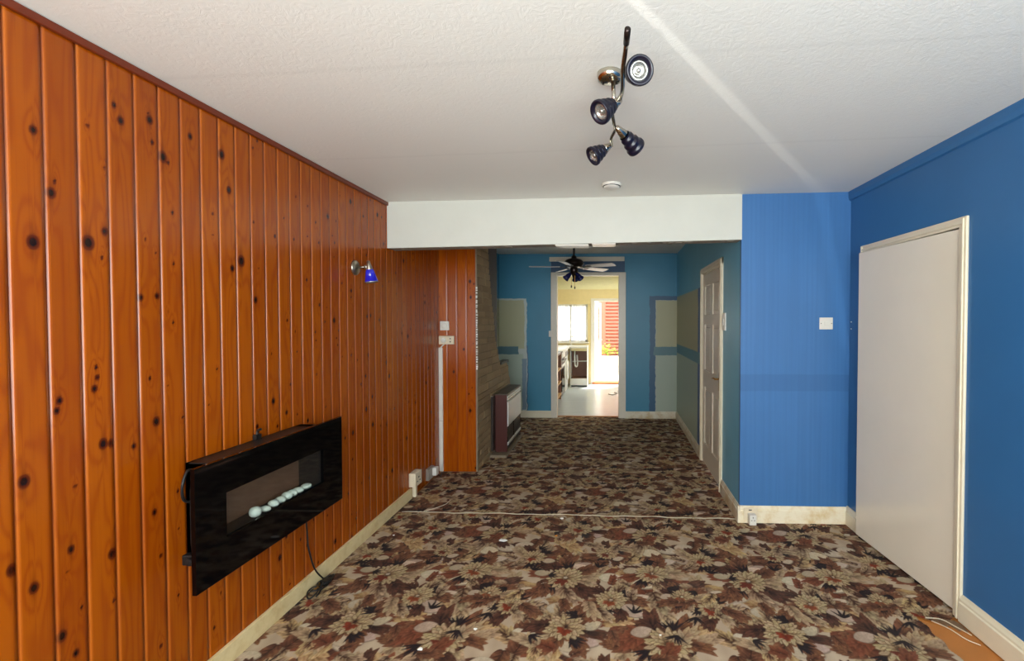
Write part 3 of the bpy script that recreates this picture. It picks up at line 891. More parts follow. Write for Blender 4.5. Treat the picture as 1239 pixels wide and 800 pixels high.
# ------------------------------------------------------------------ gas heater on the hearth
gh = thing('gas_heater', 'brown cased gas heater with a silver front panel standing against the stone', 'heater', (-1.18, 5.3, .028))
y0, y1, xb, xf = 4.95, 5.72, -1.235, -1.105
bm = B(); box(bm, xb, xf, y0, y0 + .016, .03, .66, .004, 2); obj('side_panel', bm, M['heater_side'], gh)
bm = B(); box(bm, xb, xf, y1 - .016, y1, .03, .66, .004, 2); obj('side_panel', bm, M['heater_side'], gh)
bm = B(); box(bm, xb, xf - .004, y0 + .014, y1 - .014, .05, .645); obj('body', bm, M['heater_dark'], gh)
bm = B(); box(bm, xb, xf + .002, y0 + .002, y1 - .002, .645, .668, .004, 2); obj('top', bm, M['heater_top'], gh)
bm = B(); prism(bm, [(xf - .006, .30), (xf + .012, .315), (xf + .012, .575), (xf - .006, .585)], 'y', y0 + .016, y1 - .016); obj('front_panel', bm, M['heater_silver'], gh)
bm = B()
for z in (.598, .625): box(bm, xf - .006, xf + .010, y0 + .016, y1 - .016, z, z + .02, .003, 1)
obj('air_slat', bm, M['heater_silver'], gh)
bm = B(); box(bm, xf - .004, xf + .01, y0 + .016, y1 - .016, .10, .132, .004, 2); obj('bottom_rail', bm, M['heater_silver'], gh)
bm = B()
for k in range(5): box(bm, xf - .006, xf + .001, y0 + .03, y1 - .03, .15 + k * .03, .162 + k * .03)
box(bm, xf - .006, xf + .006, 5.30, 5.33, .132, .30)
obj('grille', bm, M['gunmetal'], gh)
bm = B(); box(bm, XCH + .009, xb + .001, 4.86, 5.8, .06, .655, .003, 1); obj('back_plate', bm, M['heater_dark'], gh)
bm = B(); box(bm, XCH + .009, xb - .004, 4.855, 5.805, .655, .667); obj('back_plate_edge', bm, M['nickel'], gh)

# ------------------------------------------------------------------ wall-hung electric fire
ef = thing('electric_fire', 'black glass-fronted electric fire hung on the pine wall with a row of pale pebbles', 'fireplace', (-1.56, 2.02, .485))
fy0, fy1, fz0, fz1 = 1.57, 2.475, .485, .945
wy0, wy1, wz0, wz1 = 1.705, 2.31, .635, .81
bm = B()
box(bm, XL + .002, -1.497, 1.70, 2.36, .52, .60); box(bm, XL + .002, -1.497, 1.70, 2.36, .82, .927, .004, 1)
box(bm, XL + .002, -1.497, 1.70, wy0, .52, .927); box(bm, XL + .002, -1.497, wy1, 2.36, .52, .927)
box(bm, XL + .002, -1.625, 1.70, 2.36, .52, .927)
obj('casing', bm, M['black_metal'], ef)
bm = B(); x = -1.482
for a, b, c, d in ((fy0, fy1, fz0, wz0), (fy0, fy1, wz1, fz1), (fy0, wy0, wz0, wz1), (wy1, fy1, wz0, wz1)):
    box(bm, -1.498, x, a, b, c, d)
obj('glass_front', bm, M['black_gloss'], ef)
bm = B(); box(bm, -1.622, -1.615, wy0 + .001, wy1 - .001, .60, .82); obj('flame_screen', bm, M['fire_back'], ef)
bm = B(); box(bm, -1.615, -1.50, wy0 + .001, wy1 - .001, .596, .617, .002, 1); obj('pebble_tray', bm, M['black_metal'], ef)
bm = B(); box(bm, -1.4965, -1.4935, wy0 - .003, wy1 + .003, wz0 - .003, wz1 + .003); obj('window_pane', bm, M['glass'], ef)
bm = B(); tube(bm, bez([(-1.615, 1.702, .90), (-1.60, 1.665, .905), (-1.595, 1.64, .86), (-1.605, 1.655, .80), (-1.61, 1.702, .77)], 8), .005, 8)
obj('side_flex', bm, M['black_rubber'], ef, smooth=True)
bm = B(); box(bm, XL + .002, -1.57, 1.675, 1.705, .535, .575, .004, 2); lathe(bm, (-1.60, 1.675, .555), (0, -1, 0), [(.0001, 0), (.014, 0), (.014, .012), (.0001, .014)], 14)
obj('control_switch', bm, M['black_rubber'], ef)
bm = B(); tube(bm, bez([(XL + .012, 2.05, .927), (XL + .012, 2.05, .965), (XL + .03, 2.05, .975)], 5), .006, 8); box(bm, XL + .001, XL + .02, 2.035, 2.065, .926, .95)
obj('mounting_hook', bm, M['black_metal'], ef)
pebs = [(1.925, .030, .023, 'largest, round ribbed'), (1.982, .020, .013, 'small squat'), (2.035, .026, .016, 'oval'), (2.082, .022, .015, 'plump'),
        (2.122, .023, .018, 'domed'), (2.163, .019, .016, 'tiny round'), (2.204, .025, .014, 'flat'), (2.262, .034, .013, 'longest, flat white')]
where = ['at the near end of the row', 'just behind the largest pebble', 'third along the row', 'fourth along the row', 'fifth along the row, mid tray', 'sixth along the row', 'next to the long flat pebble', 'at the far end of the row']
for (py, ry, rz, lb), w in zip(pebs, where):
    bm = B(); bmesh.ops.create_icosphere(bm, subdivisions=3, radius=1.0)
    s = random.uniform(0, 9)
    for v in bm.verts:
        k = 1 + .07 * math.sin(v.co.x * 3 + s) + .05 * math.sin(v.co.y * 5 + s * 2)
        v.co = Vector((-1.545 + v.co.x * .026 * k, py + v.co.y * ry * .84 * k, 0.6175 + rz + v.co.z * rz))
    tag(obj('pebble', bm, M['pebble'], smooth=True), f'{lb} pale pebble {w} in the black fire', 'pebble', 'pebbles in the electric fire')

# power cable from the fire down to the tangle on the carpet
pc = thing('power_cable', 'black power cable hanging from the wall fire to a tangle on the carpet edge', 'cable', (-1.60, 2.45, 0))
bm = B(); tube(bm, bez([(-1.60, 2.33, .515), (-1.615, 2.36, .44), (-1.617, 2.372, .33), (-1.612, 2.377, .24), (-1.608, 2.42, .11), (-1.596, 2.49, .008)], 8), .0042, 8)
obj('flex', bm, M['black_rubber'], pc, smooth=True)
bm = B()
pts = []
for k in range(46):
    a = k * .62; pts.append((-1.575 + .024 * math.cos(a) + .006 * math.sin(k), 2.34 + .0035 * k + .05 * math.sin(a), .008 + .022 * abs(math.sin(k * .43))))
tube(bm, bez(pts, 3), .0042, 6)
obj('coil', bm, M['black_rubber'], pc, smooth=True)
bm = B(); box(bm, -1.60, -1.555, 2.44, 2.49, .004, .03, .006, 2); obj('plug', bm, M['black_metal'], pc)
bm = B()
for dy in (0, .022): box(bm, -1.59, -1.584, 2.40 + dy, 2.405 + dy, .012, .034)
box(bm, -1.578, -1.566, 2.36, 2.39, .03, .034)
obj('plug_pin', bm, M['brass'], pc)

# ------------------------------------------------------------------ wall light on the pine boards
wl = thing('wall_light', 'small nickel wall light with a cobalt blue shade on the pine boards', 'wall light', (XL, 2.905, 1.823))
bm = B(); lathe(bm, (XL, 2.905, 1.823), (1, 0, 0), [(.0001, 0), (.048, 0), (.048, .006), (.043, .013), (.02, .017), (.0001, .018)], 32)
obj('wall_plate', bm, M['nickel'], wl, smooth=True)
bm = B(); tube(bm, [(XL + .012, 2.905, 1.826), (-1.562, 2.905, 1.828)], .006, 10); lathe(bm, (-1.575, 2.905, 1.828), (1, 0, 0), [(.0001, 0), (.012, .001), (.012, .018), (.0001, .02)], 14)
obj('arm', bm, M['nickel'], wl, smooth=True)
d = Vector((.13, .06, -1)).normalized(); s0 = Vector((-1.552, 2.905, 1.868))
bm = B(); lathe(bm, s0, d, [(.0001, 0), (.009, .002), (.012, .02), (.022, .06), (.0215, .062)], 28); obj('lamp_holder', bm, M['nickel'], wl, smooth=True)
bm = B(); lathe(bm, s0, d, [(.022, .058), (.0245, .064), (.040, .135), (.038, .135), (.02, .066)], 28); obj('shade', bm, M['blue_glass'], wl, smooth=True)
bm = B(); lathe(bm, s0, d, [(.0385, .134), (.041, .136), (.041, .142), (.036, .142), (.034, .132), (.0001, .128)], 28); obj('bulb_face', bm, M['bulb'], wl, smooth=True)

# ------------------------------------------------------------------ four-lamp ceiling spotlight
cs = thing('ceiling_spotlight', 'four-headed chrome spotlight bar with navy cones on the white ceiling', 'ceiling light', (.012, 1.69, zc(0)))
CZ = zc(0.01)
bm = B(); lathe(bm, (.008, 1.68, CZ + .002), (0, 0, -1), [(.0001, 0), (.046, 0), (.047, .012), (.044, .026), (.034, .031), (.0001, .032)], 36)
obj('ceiling_plate', bm, M['chrome'], cs, smooth=True)
for a in (0.5, 2.6, 4.7):
    bm = B(); lathe(bm, (.008 + .028 * math.cos(a), 1.68 + .028 * math.sin(a), CZ - .029), (0, 0, -1), [(.004, 0), (.004, .003), (.0001, .004)], 8)
    obj('screw', bm, M['gunmetal'], cs)
bz = 2.262
bar = bez([(.055, 1.285, bz + .02), (.052, 1.36, bz + .012), (.047, 1.44, bz), (.050, 1.53, bz - .006), (.046, 1.60, bz), (.030, 1.66, bz + .004), (.018, 1.72, bz), (.024, 1.80, bz - .004), (.030, 1.88, bz), (.016, 1.95, bz - .006), (.018, 2.04, bz - .004)], 8)
bm = B(); tube(bm, bar, .0075, 12); obj('bar', bm, M['chrome'], cs, smooth=True)
bm = B(); tube(bm, [(.055, 1.272, bz + .021), (.0535, 1.33, bz + .016)], .009, 12); obj('end_grip', bm, M['gunmetal'], cs, smooth=True)
bm = B(); tube(bm, [(.02, 1.68, CZ - .03), (.024, 1.68, bz)], .008, 12); obj('stem', bm, M['chrome'], cs, smooth=True)
def spot(start, tip, joint, size=1.0):
    start, tip = Vector(start), Vector(tip); d = (tip - start).normalized(); L = (tip - start).length
    r1 = .041 * size; r0 = .012
    rr = lambda t: r0 + (r1 - r0) * t ** 1.15
    bm = B(); lathe(bm, start, d, [(.0001, 0), (.010, 0), (.012, L * .06), (rr(.42), L * .42), (rr(.42) - .002, L * .43)], 32)
    h = obj('lamp_head', bm, M['chrome'], cs, smooth=True)
    bm = B(); pr = []
    for k in range(7):
        t = .40 + .6 * k / 6; pr += [(rr(t) + .0015, L * (t - .012)), (rr(t) + (.004 if k % 2 else .0005), L * t)]
    pr += [(r1 + .001, L * 1.0), (r1 - .001, L * 1.03), (r1 - .006, L * 1.03), (r1 - .015, L * .95), (r1 - .016, L * .84)]
    lathe(bm, start, d, pr, 36); obj('lamp_shell', bm, M['navy'], h, smooth=True)
    bm = B(); lathe(bm, start, d, [(r1 - .0145, L * .945), (r1 - .018, L * .96), (r1 - .021, L * .93), (.011, L * .80), (.010, L * .86), (.0075, L * .93), (.004, L * .955), (.0001, L * .957)], 28)
    obj('bulb', bm, M['bulb'], h, smooth=True)
    bm = B(); tube(bm, [joint, start + d * L * .05], .0065, 10); obj('swivel', bm, M['chrome'], h, smooth=True)
spot((.068, 1.525, 2.285), (.097, 1.385, 2.232), (.048, 1.46, bz), 1.02)
spot((.045, 1.66, 2.275), (-.028, 1.60, 2.205), (.046, 1.61, bz))
spot((.036, 1.87, 2.268), (.122, 1.955, 2.215), (.029, 1.87, bz))
spot((.014, 2.045, 2.262), (-.066, 2.01, 2.200), (.018, 2.03, bz))

# smoke alarm
sa = thing('smoke_alarm', 'round white smoke alarm on the ceiling in front of the cream beam', 'smoke alarm', (.027, 3.03, zc(.03)))
zz0 = zc(.03) + .003
bm = B(); lathe(bm, (.027, 3.03, zz0), (0, 0, -1), [(.0001, 0), (.066, 0), (.066, .012), (.060, .018)], 36); obj('base_plate', bm, M['white_plastic'], sa, smooth=True)
bm = B(); lathe(bm, (.027, 3.03, zz0), (0, 0, -1), [(.054, .014), (.054, .022), (.050, .028), (.035, .034), (.0001, .035)], 36); obj('cover', bm, M['white_plastic'], sa, smooth=True)
bm = B(); lathe(bm, (.027, 3.03, zz0), (0, 0, -1), [(.055, .0165), (.0562, .0165), (.0562, .0215), (.055, .0215)], 36); obj('vent_ring', bm, M['slot'], sa)

# ------------------------------------------------------------------ ceiling fan in the back room
FX, FY = -.405, 5.5
cf = thing('ceiling_fan', 'dark metal ceiling fan with five grey blades and blue glass lamps', 'ceiling fan', (FX, FY, ZC2))
bm = B(); lathe(bm, (FX, FY, ZC2), (0, 0, -1), [(.0001, 0), (.06, 0), (.058, .03), (.02, .06), (.0001, .06)], 28); obj('canopy', bm, M['gunmetal'], cf, smooth=True)
bm = B(); tube(bm, [(FX, FY, ZC2 - .05), (FX, FY, 2.22)], .012, 12); obj('downrod', bm, M['gunmetal'], cf, smooth=True)
bm = B(); lathe(bm, (FX, FY, 2.262), (0, 0, -1), [(.0001, 0), (.03, 0), (.035, .03), (.092, .045), (.114, .07), (.114, .085), (.119, .088), (.119, .10), (.112, .104), (.104, .125), (.075, .14), (.0001, .145)], 36); obj('motor', bm, M['gunmetal'], cf, smooth=True)
bm = B(); lathe(bm, (FX, FY, 2.122), (0, 0, -1), [(.0001, 0), (.045, 0), (.05, .02), (.045, .06), (.03, .08), (.02, .12), (.0001, .14)], 28); obj('light_kit', bm, M['gunmetal'], cf, smooth=True)
for a in (186, 115, 259, 44, 334):
    ca, sa_ = math.cos(math.radians(a)), math.sin(math.radians(a))
    mtx = Matrix.Translation((FX, FY, 2.128)) @ Matrix.Rotation(math.radians(a), 4, 'Z') @ Matrix.Rotation(math.radians(-11), 4, 'X')
    bm = B()
    outl = []
    n = 10
    for k in range(n + 1): outl.append((.17 + .36 * k / n, .042 + .016 * math.sin(PI * .5 * k / n)))
    tipc = [(.53 + .012 * math.sin(PI * q / 6), .058 * math.cos(PI * q / 6)) for q in range(1, 6)]
    poly = outl + tipc + [(x, -w) for x, w in reversed(outl)]
    prism(bm, poly, 'z', -.003, .003); bm.transform(mtx)
    bl_ = obj('blade', bm, M['blade'], cf)
    bm = B(); box(bm, .085, .215, -.012, .012, -.009, -.003, .002, 1); prism(bm, [(.19, -.03), (.23, -.02), (.23, .02), (.19, .03)], 'z', -.008, -.003); bm.transform(mtx)
    obj('blade_iron', bm, M['gunmetal'], bl_)
for a in (205, 320, 85):
    d = Vector((math.cos(math.radians(a)) * .75, math.sin(math.radians(a)) * .75, -.75)).normalized()
    s0 = Vector((FX, FY, 2.06)) + Vector((d.x, d.y, 0)) * .045
    bm = B(); tube(bm, [Vector((FX, FY, 2.07)), s0 + d * .01], .008, 10); lathe(bm, s0, d, [(.0001, 0), (.016, 0), (.018, .03), (.0001, .032)], 18)
    arm = obj('lamp_arm', bm, M['gunmetal'], cf, smooth=True)
    bm = B(); lathe(bm, s0, d, [(.017, .022), (.024, .035), (.03, .06), (.032, .085), (.042, .112), (.040, .112), (.030, .084), (.022, .036)], 22)
    obj('tulip_shade', bm, M['fan_glass'], arm, smooth=True)
for dx, dy, zz in ((-.03, -.02, 1.875), (.012, -.03, 1.86)):
    bm = B(); tube(bm, [(FX + dx, FY + dy, 2.02), (FX + dx, FY + dy, zz + .03)], .0022, 6)
    ch = obj('pull_chain', bm, M['brass'], cf)
    bm = B(); lathe(bm, (FX + dx, FY + dy, zz + .035), (0, 0, -1), [(.0001, 0), (.006, .004), (.009, .03), (.0001, .036)], 12); obj('pull_knob', bm, M['gunmetal'], ch, smooth=True)

# ------------------------------------------------------------------ switches, sockets, trunking
def plate(bm, axis, c, w, h, d, sgn, bev=.003):
    """rounded plate standing off a wall; axis = wall normal axis"""
    x, y, z = c
    if axis == 'y': box(bm, x - w / 2, x + w / 2, min(y, y + sgn * d), max(y, y + sgn * d), z - h / 2, z + h / 2, bev, 2)
    else: box(bm, min(x, x + sgn * d), max(x, x + sgn * d), y - w / 2, y + w / 2, z - h / 2, z + h / 2, bev, 2)
    return bm
ls = thing('light_switch', 'square white light switch high on the bright blue wall', 'light switch', (1.58, YO, 1.455))
bm = B(); plate(bm, 'y', (1.58, YO, 1.459), .094, .086, .010, -1); obj('plate', bm, M['white_plastic'], ls)
bm = B(); plate(bm, 'y', (1.58, YO - .009, 1.459), .034, .030, .006, -1, .002); obj('rocker', bm, M['white_plastic'], ls)
for dx in (-.037, .037):
    bm = B(); lathe(bm, (1.58 + dx, YO - .0095, 1.459), (0, -1, 0), [(.0035, 0), (.003, .0015), (.0001, .002)], 10)
    obj('screw', bm, M['slot'], ls)

ls2 = thing('light_switch', 'narrow white light switch seen edge-on beside the six-panel door', 'light switch', (xw(3.84), 3.84, 1.47))
bm = B(); plate(bm, 'x', (xw(3.84), 3.84, 1.47), .088, .145, .012, -1); obj('plate', bm, M['white_plastic'], ls2)
bm = B(); plate(bm, 'x', (xw(3.84) - .011, 3.84, 1.47), .03, .06, .007, -1, .002); obj('rocker', bm, M['white_plastic'], ls2)
ls3 = thing('light_switch', 'small white switch on the casing of the kitchen doorway', 'light switch', (-.862, YB, 1.279))
bm = B(); plate(bm, 'y', (-.862, YB - .018, 1.279), .05, .09, .02, -1); obj('plate', bm, M['white_plastic'], ls3)
bm = B(); plate(bm, 'y', (-.862, YB - .037, 1.279), .02, .03, .005, -1, .002); obj('rocker', bm, M['white_plastic'], ls3)

bp = thing('dimmer_switch', 'square white dimmer switch on the pine chimney boards above the double socket', 'light switch', (-1.582, YCH, 1.43))
bm = B(); plate(bm, 'y', (-1.582, YCH, 1.43), .088, .088, .022, -1, .005); obj('cover', bm, M['white_plastic'], bp)
bm = B(); lathe(bm, (-1.582, YCH - .021, 1.43), (0, -1, 0), [(.026, 0), (.024, .010), (.018, .012), (.0001, .012)], 28); obj('dial', bm, M['white_plastic'], bp, smooth=True)

so = thing('socket_outlet', 'cream double socket on the pine chimney boards above the white trunking', 'socket', (-1.562, YCH, 1.29))
bm = B(); plate(bm, 'y', (-1.562, YCH, 1.29), .148, .082, .03, -1, .005); obj('plate', bm, M['cream_plastic'], so)
bm = B(); lathe(bm, (-1.588, YCH - .029, 1.288), (0, -1, 0), [(.024, 0), (.022, .014), (.014, .016), (.0001, .016)], 24); obj('round_cap', bm, M['white_plastic'], so, smooth=True)
for dz in (-.015, .015):
    bm = B(); box(bm, -1.528, -1.516, YCH - .032, YCH - .029, 1.29 + dz - .006, 1.29 + dz + .006)
    obj('slot', bm, M['slot'], so)

ct = thing('cable_trunking', 'white vertical cable trunking in the corner below the double socket', 'trunking', (-1.625, YCH, 0))
bm = B(); box(bm, -1.648, -1.604, YCH - .022, YCH - .001, .006, 1.215, .003, 2); obj('channel', bm, M['white_plastic'], ct)
bm = B(); tube(bm, bez([(-1.625, YCH - .012, 1.212), (-1.61, YCH - .015, 1.23), (-1.585, YCH - .018, 1.252)], 6), .007, 8); obj('cable_tail', bm, M['white_plastic'], ct, smooth=True)
bm = B(); box(bm, -1.649, -1.603, YCH - .023, YCH - .002, .50, .503); obj('joint', bm, M['grey_plastic'], ct)

sb = thing('socket_box', 'cream surface socket box at the end of the skirting below the pine wall', 'socket', (XL, 3.735, 0))
bm = B(); box(bm, XL + .0, XL + .052, 3.67, 3.80, .10, .215, .006, 2); obj('body', bm, M['cream_plastic'], sb)
bm = B(); box(bm, XL + .05, XL + .058, 3.672, 3.798, .102, .213, .003, 2); obj('plate', bm, M['cream_plastic'], sb)
bm = B(); box(bm, XL + .008, XL + .038, 3.72, 3.755, 0.002, .102, .004, 2); obj('conduit', bm, M['cream_plastic'], sb)
bm = B(); box(bm, XL + .0575, XL + .06, 3.725, 3.745, .165, .175); obj('slot', bm, M['slot'], sb)
bm = B(); box(bm, XL + .0575, XL + .06, 3.70, 3.72, .135, .142); obj('slot', bm, M['slot'], sb)
bm = B(); box(bm, XL + .0575, XL + .06, 3.75, 3.77, .135, .142); obj('slot', bm, M['slot'], sb)

jb = thing('junction_box', 'grey socket box with a plug low on the pine wall beside the trunking', 'junction box', (XL, 4.10, 0))
bm = B(); box(bm, XL, XL + .03, 4.02, 4.15, .03, .135, .004, 2); obj('box', bm, M['grey_plastic'], jb)
bm = B(); box(bm, XL + .028, XL + .07, 4.10, 4.16, .05, .125, .008, 2); obj('plug', bm, M['white_plastic'], jb)
bm = B(); tube(bm, bez([(XL + .06, 4.14, .06), (XL + .075, 4.18, .02), (XL + .06, 4.24, .008), (XL + .04, 4.32, .01)], 6), .004, 8); obj('flex', bm, M['black_rubber'], jb, smooth=True)

so2 = thing('socket_outlet', 'white socket with a plug-in adaptor on the skirting at the passage corner', 'socket', (1.045, YO - .018, .02))
bm = B(); plate(bm, 'y', (1.045, YO - .016, .068), .10, .088, .010, -1); obj('plate', bm, M['cream_plastic'], so2)
bm = B(); box(bm, 1.03, 1.052, YO - .029, YO - .025, .096, .102); obj('rocker', bm, M['slot'], so2)
bm = B(); box(bm, 1.022, 1.072, YO - .075, YO - .025, .006, .08, .004, 2); ad = obj('adaptor', bm, M['white_plastic'], so2)
bm = B(); box(bm, 1.045, 1.049, YO - .0762, YO - .074, .058, .068); obj('slot', bm, M['slot'], ad)
bm = B(); box(bm, 1.033, 1.041, YO - .0762, YO - .074, .040, .044); obj('slot', bm, M['slot'], ad)
bm = B(); box(bm, 1.053, 1.061, YO - .0762, YO - .074, .040, .044); obj('slot', bm, M['slot'], ad)

# ------------------------------------------------------------------ carpet join, loose threads, litter
bm = B(); pts = [(-1.585 + 2.555 * k / 40, 3.426 + .005 * math.sin(k * .7) - .00012 * k * k * .2, .0035 + .002 * math.sin(k * 1.7)) for k in range(41)]
tube(bm, pts, [.003 if k % 5 else .002 for k in range(41)], 6)
tag(obj('seam_cord', bm, M['thread']), 'pale cord along the join between the two carpets', 'cord')
bm = B(); tube(bm, bez([(-1.42, 3.44, .004), (-1.35, 3.50, .006), (-1.30, 3.58, .004), (-1.29, 3.66, .005)], 8), .0022, 6)
tag(obj('loose_thread', bm, M['thread']), 'curved loose thread on the back room carpet near the pine wall', 'thread')
for pts, lb in (([(1.60, 2.27, -.002), (1.63, 2.20, .010), (1.66, 2.13, .006), (1.70, 2.10, .001)], 'frayed pale thread lying across the exposed hardboard, nearer the camera'),
                ([(1.58, 2.285, .004), (1.64, 2.262, .012), (1.68, 2.22, .004), (1.715, 2.17, -.002)], 'frayed pale thread at the cut carpet edge by the white door frame')):
    bm = B(); tube(bm, bez(pts, 8), .0022, 6); tag(obj('loose_thread', bm, M['thread']), lb, 'thread')
bm = B(); prism(bm, [(1.60, 2.278), (1.618, 2.262), (1.632, 2.266), (1.645, 2.236), (1.668, 2.243), (1.685, 2.205), (1.70, 2.214), (1.715, 2.19), (1.722, 2.24), (1.71, 2.272), (1.66, 2.281)], 'z', -.008, .001)
M['scrap'] = mat_plain('torn carpet backing', rgb(120, 92, 66), 0.9, var=.3, scale=60)
tag(obj('carpet_scrap', bm, M['scrap']), 'torn scrap of carpet backing on the exposed hardboard beside the door frame', 'scrap')
deb = [(-.35, 3.079, .010, 'orange', 'small orange plastic bit on the carpet in the middle of the room'),
       (-.70, 2.997, .016, 'flake', 'long white flake on the carpet just short of the join'),
       (-.632, 2.126, .009, 'flake', 'white flake on the carpet between the black fire and the middle of the room'),
       (-.338, 3.352, .014, 'flake', 'white flake lying against the carpet join'),
       (.25, 2.116, .006, 'flake', 'tiny white speck on the carpet nearest the white door'),
       (-1.47, 3.05, .008, 'flake', 'white speck on the carpet edge beside the cream skirting'),
       (-.84, 1.985, .012, 'flake', 'pale chip of plaster at the front edge of the carpet')]
for x, y, r, mk, lb in deb:
    bm = B(); bmesh.ops.create_icosphere(bm, subdivisions=2, radius=1.0)
    sx = 1.9 if 'long' in lb else 1.0
    for v in bm.verts:
        k = 1 + .25 * math.sin(v.co.x * 4 + x * 9) * math.cos(v.co.y * 3 + y)
        v.co = Vector((x + v.co.x * r * sx * k, y + v.co.y * r * .8 * k, r * .32 + v.co.z * r * .35 * k))
    tag(obj('litter_piece', bm, M[mk]), lb, 'litter', 'bits of litter on the carpet')

# ------------------------------------------------------------------ kitchen
WX0, WX1, WZ0, WZ1 = -1.75, -.46, .98, 1.86
KD0, KD1, KDZ = -.335, .60, 1.965
bm = B(); box(bm, -2.3, WX0, YK, YK + .2, 0, 2.5); box(bm, WX0, WX1, YK, YK + .2, 0, WZ0); box(bm, WX0, WX1, YK, YK + .2, WZ1, 2.5)
box(bm, WX1, KD0, YK, YK + .2, 0, 2.5); box(bm, KD0, KD1, YK, YK + .2, KDZ, 2.5); box(bm, KD1, 2.3, YK, YK + .2, 0, 2.5)
struct('wall_kitchen', bm, M['kit_wall'], 'yellow cream kitchen wall with the window and garden door')
bm = B(); box(bm, -2.3, -2.1, 7.0, YK, 0, 2.6); box(bm, 1.5, 1.7, 7.0, 7.6, 0, 2.6); box(bm, 1.5, 1.7, 9.9, YK, 0, 2.6); box(bm, 1.5, 1.7, 7.6, 9.9, 0, 1.0); box(bm, 1.5, 1.7, 7.6, 9.9, 2.0, 2.6); box(bm, -2.3, -.87, 6.99, 7.01, 0, 2.6); box(bm, .28, 2.3, 6.99, 7.01, 0, 2.6)
struct('wall_kitchen_sides', bm, M['kit_wall'], 'yellow cream kitchen side walls')
win = struct('window_1', None, None, 'white kitchen window behind net curtains')
bm = B()
for a, b, c, d in ((WX0, WX1, WZ0, WZ0 + .05), (WX0, WX1, WZ1 - .05, WZ1), (WX0, WX0 + .05, WZ0, WZ1), (WX1 - .05, WX1, WZ0, WZ1), (-.89, -.84, WZ0, WZ1), (-1.32, -1.28, WZ0, WZ1)):
    box(bm, a, b, YK + .03, YK + .09, c, d, .004, 1)
struct('window_frame', bm, M['white'], parent=win)
bm = B(); box(bm, WX0 + .04, WX1 - .04, YK + .055, YK + .062, WZ0 + .04, WZ1 - .04); struct('window_pane', bm, M['glass'], parent=win)
bm = B(); box(bm, WX0 - .03, WX1 + .03, YK - .06, YK + .03, WZ0 - .03, WZ0, .005, 2); struct('window_sill', bm, M['white'], parent=win)
bm = B(); box(bm, WX0 - .04, WX1 + .04, YK - .03, YK, WZ1 + .0, WZ1 + .06, .005, 2); struct('window_head', bm, M['kit_wall'], parent=win)
win2 = struct('window_added', None, None, 'white kitchen side window, added out of view to brighten the room')  # added window, out of view, letting more daylight into the kitchen
bm = B()
for a, b, c, d in ((7.6, 9.9, 1.0, 1.05), (7.6, 9.9, 1.95, 2.0), (7.6, 7.66, 1.0, 2.0), (9.84, 9.9, 1.0, 2.0), (8.72, 8.78, 1.0, 2.0)): box(bm, 1.56, 1.62, a, b, c, d, .004, 1)
struct('window_frame', bm, M['white'], parent=win2)
for x0, x1, lb in ((-1.72, -.90, 'white net curtain across the wide pane of the kitchen window'), (-.86, -.48, 'white net curtain gathered aside next to the garden door')):
    n = 60; xs_ = np.linspace(x0, x1, n); zs = np.linspace(WZ0 + .02, WZ1 - .02, 14)
    XX, ZZ = np.meshgrid(xs_, zs)
    if x0 > -.88: XX = x0 + (XX - x0) * (1 - .0 * ZZ) + .06 * np.clip((1.45 - ZZ), 0, 1) * (XX - x0) / (x1 - x0) * -1
    YY = YK + .012 + .009 * np.sin(XX * 70) + .004 * np.sin(XX * 31 + 1)
    c_ = tag(link_mesh('net_curtain', grid_mesh('net_curtain', XX, YY, ZZ), M['net']), lb, 'curtain', 'net curtains')
bm = B(); prism(bm, [(KD0 - .05, 0), (KD0 + .035, 0), (KD0 + .035, KDZ + .03), (KD0 - .05, KDZ + .03)], 'y', YK - .015, YK + .12)
box(bm, KD1 - .035, KD1 + .05, YK - .015, YK + .12, 0, KDZ + .03); box(bm, KD0 + .035, KD1 - .035, YK - .013, YK + .12, KDZ - .035, KDZ + .03)
d3 = struct('door_3', None, None, 'white half-glazed garden door standing open beyond the kitchen')
struct('door_frame', bm, M['white'], parent=d3)
th = math.radians(80)
mtx = Matrix.Translation((KD0 + .04, YK + .13, 0)) @ Matrix.Rotation(th, 4, 'Z')
bm = B()
for a, b, c, d in ((0, .09, .03, KDZ - .04), (.70, .79, .03, KDZ - .04), (0, .79, .03, .22), (0, .79, .86, .98), (0, .79, KDZ - .15, KDZ - .04)):
    box(bm, a, b, 0, .04, c, d, .004, 1)
box(bm, .08, .71, .012, .028, .2, .88); bm.transform(mtx); struct('door_leaf', bm, M['white'], parent=d3)
bm = B(); box(bm, .08, .71, .017, .023, .96, KDZ - .14); bm.transform(mtx); struct('door_pane', bm, M['glass'], parent=d3)
bm = B(); tube(bm, [(.74, -.0, 1.0), (.74, -.05, 1.0), (.64, -.05, 1.0)], .009, 8); bm.transform(mtx); struct('door_handle', bm, M['chrome'], parent=d3)
bm = B(); box(bm, KD0 - .02, KD1 + .02, YK - .04, YK + .30, -.02, .035, .006, 2)
struct('trim_11', bm, M['terracotta'], 'orange-brown doorstep under the garden door')

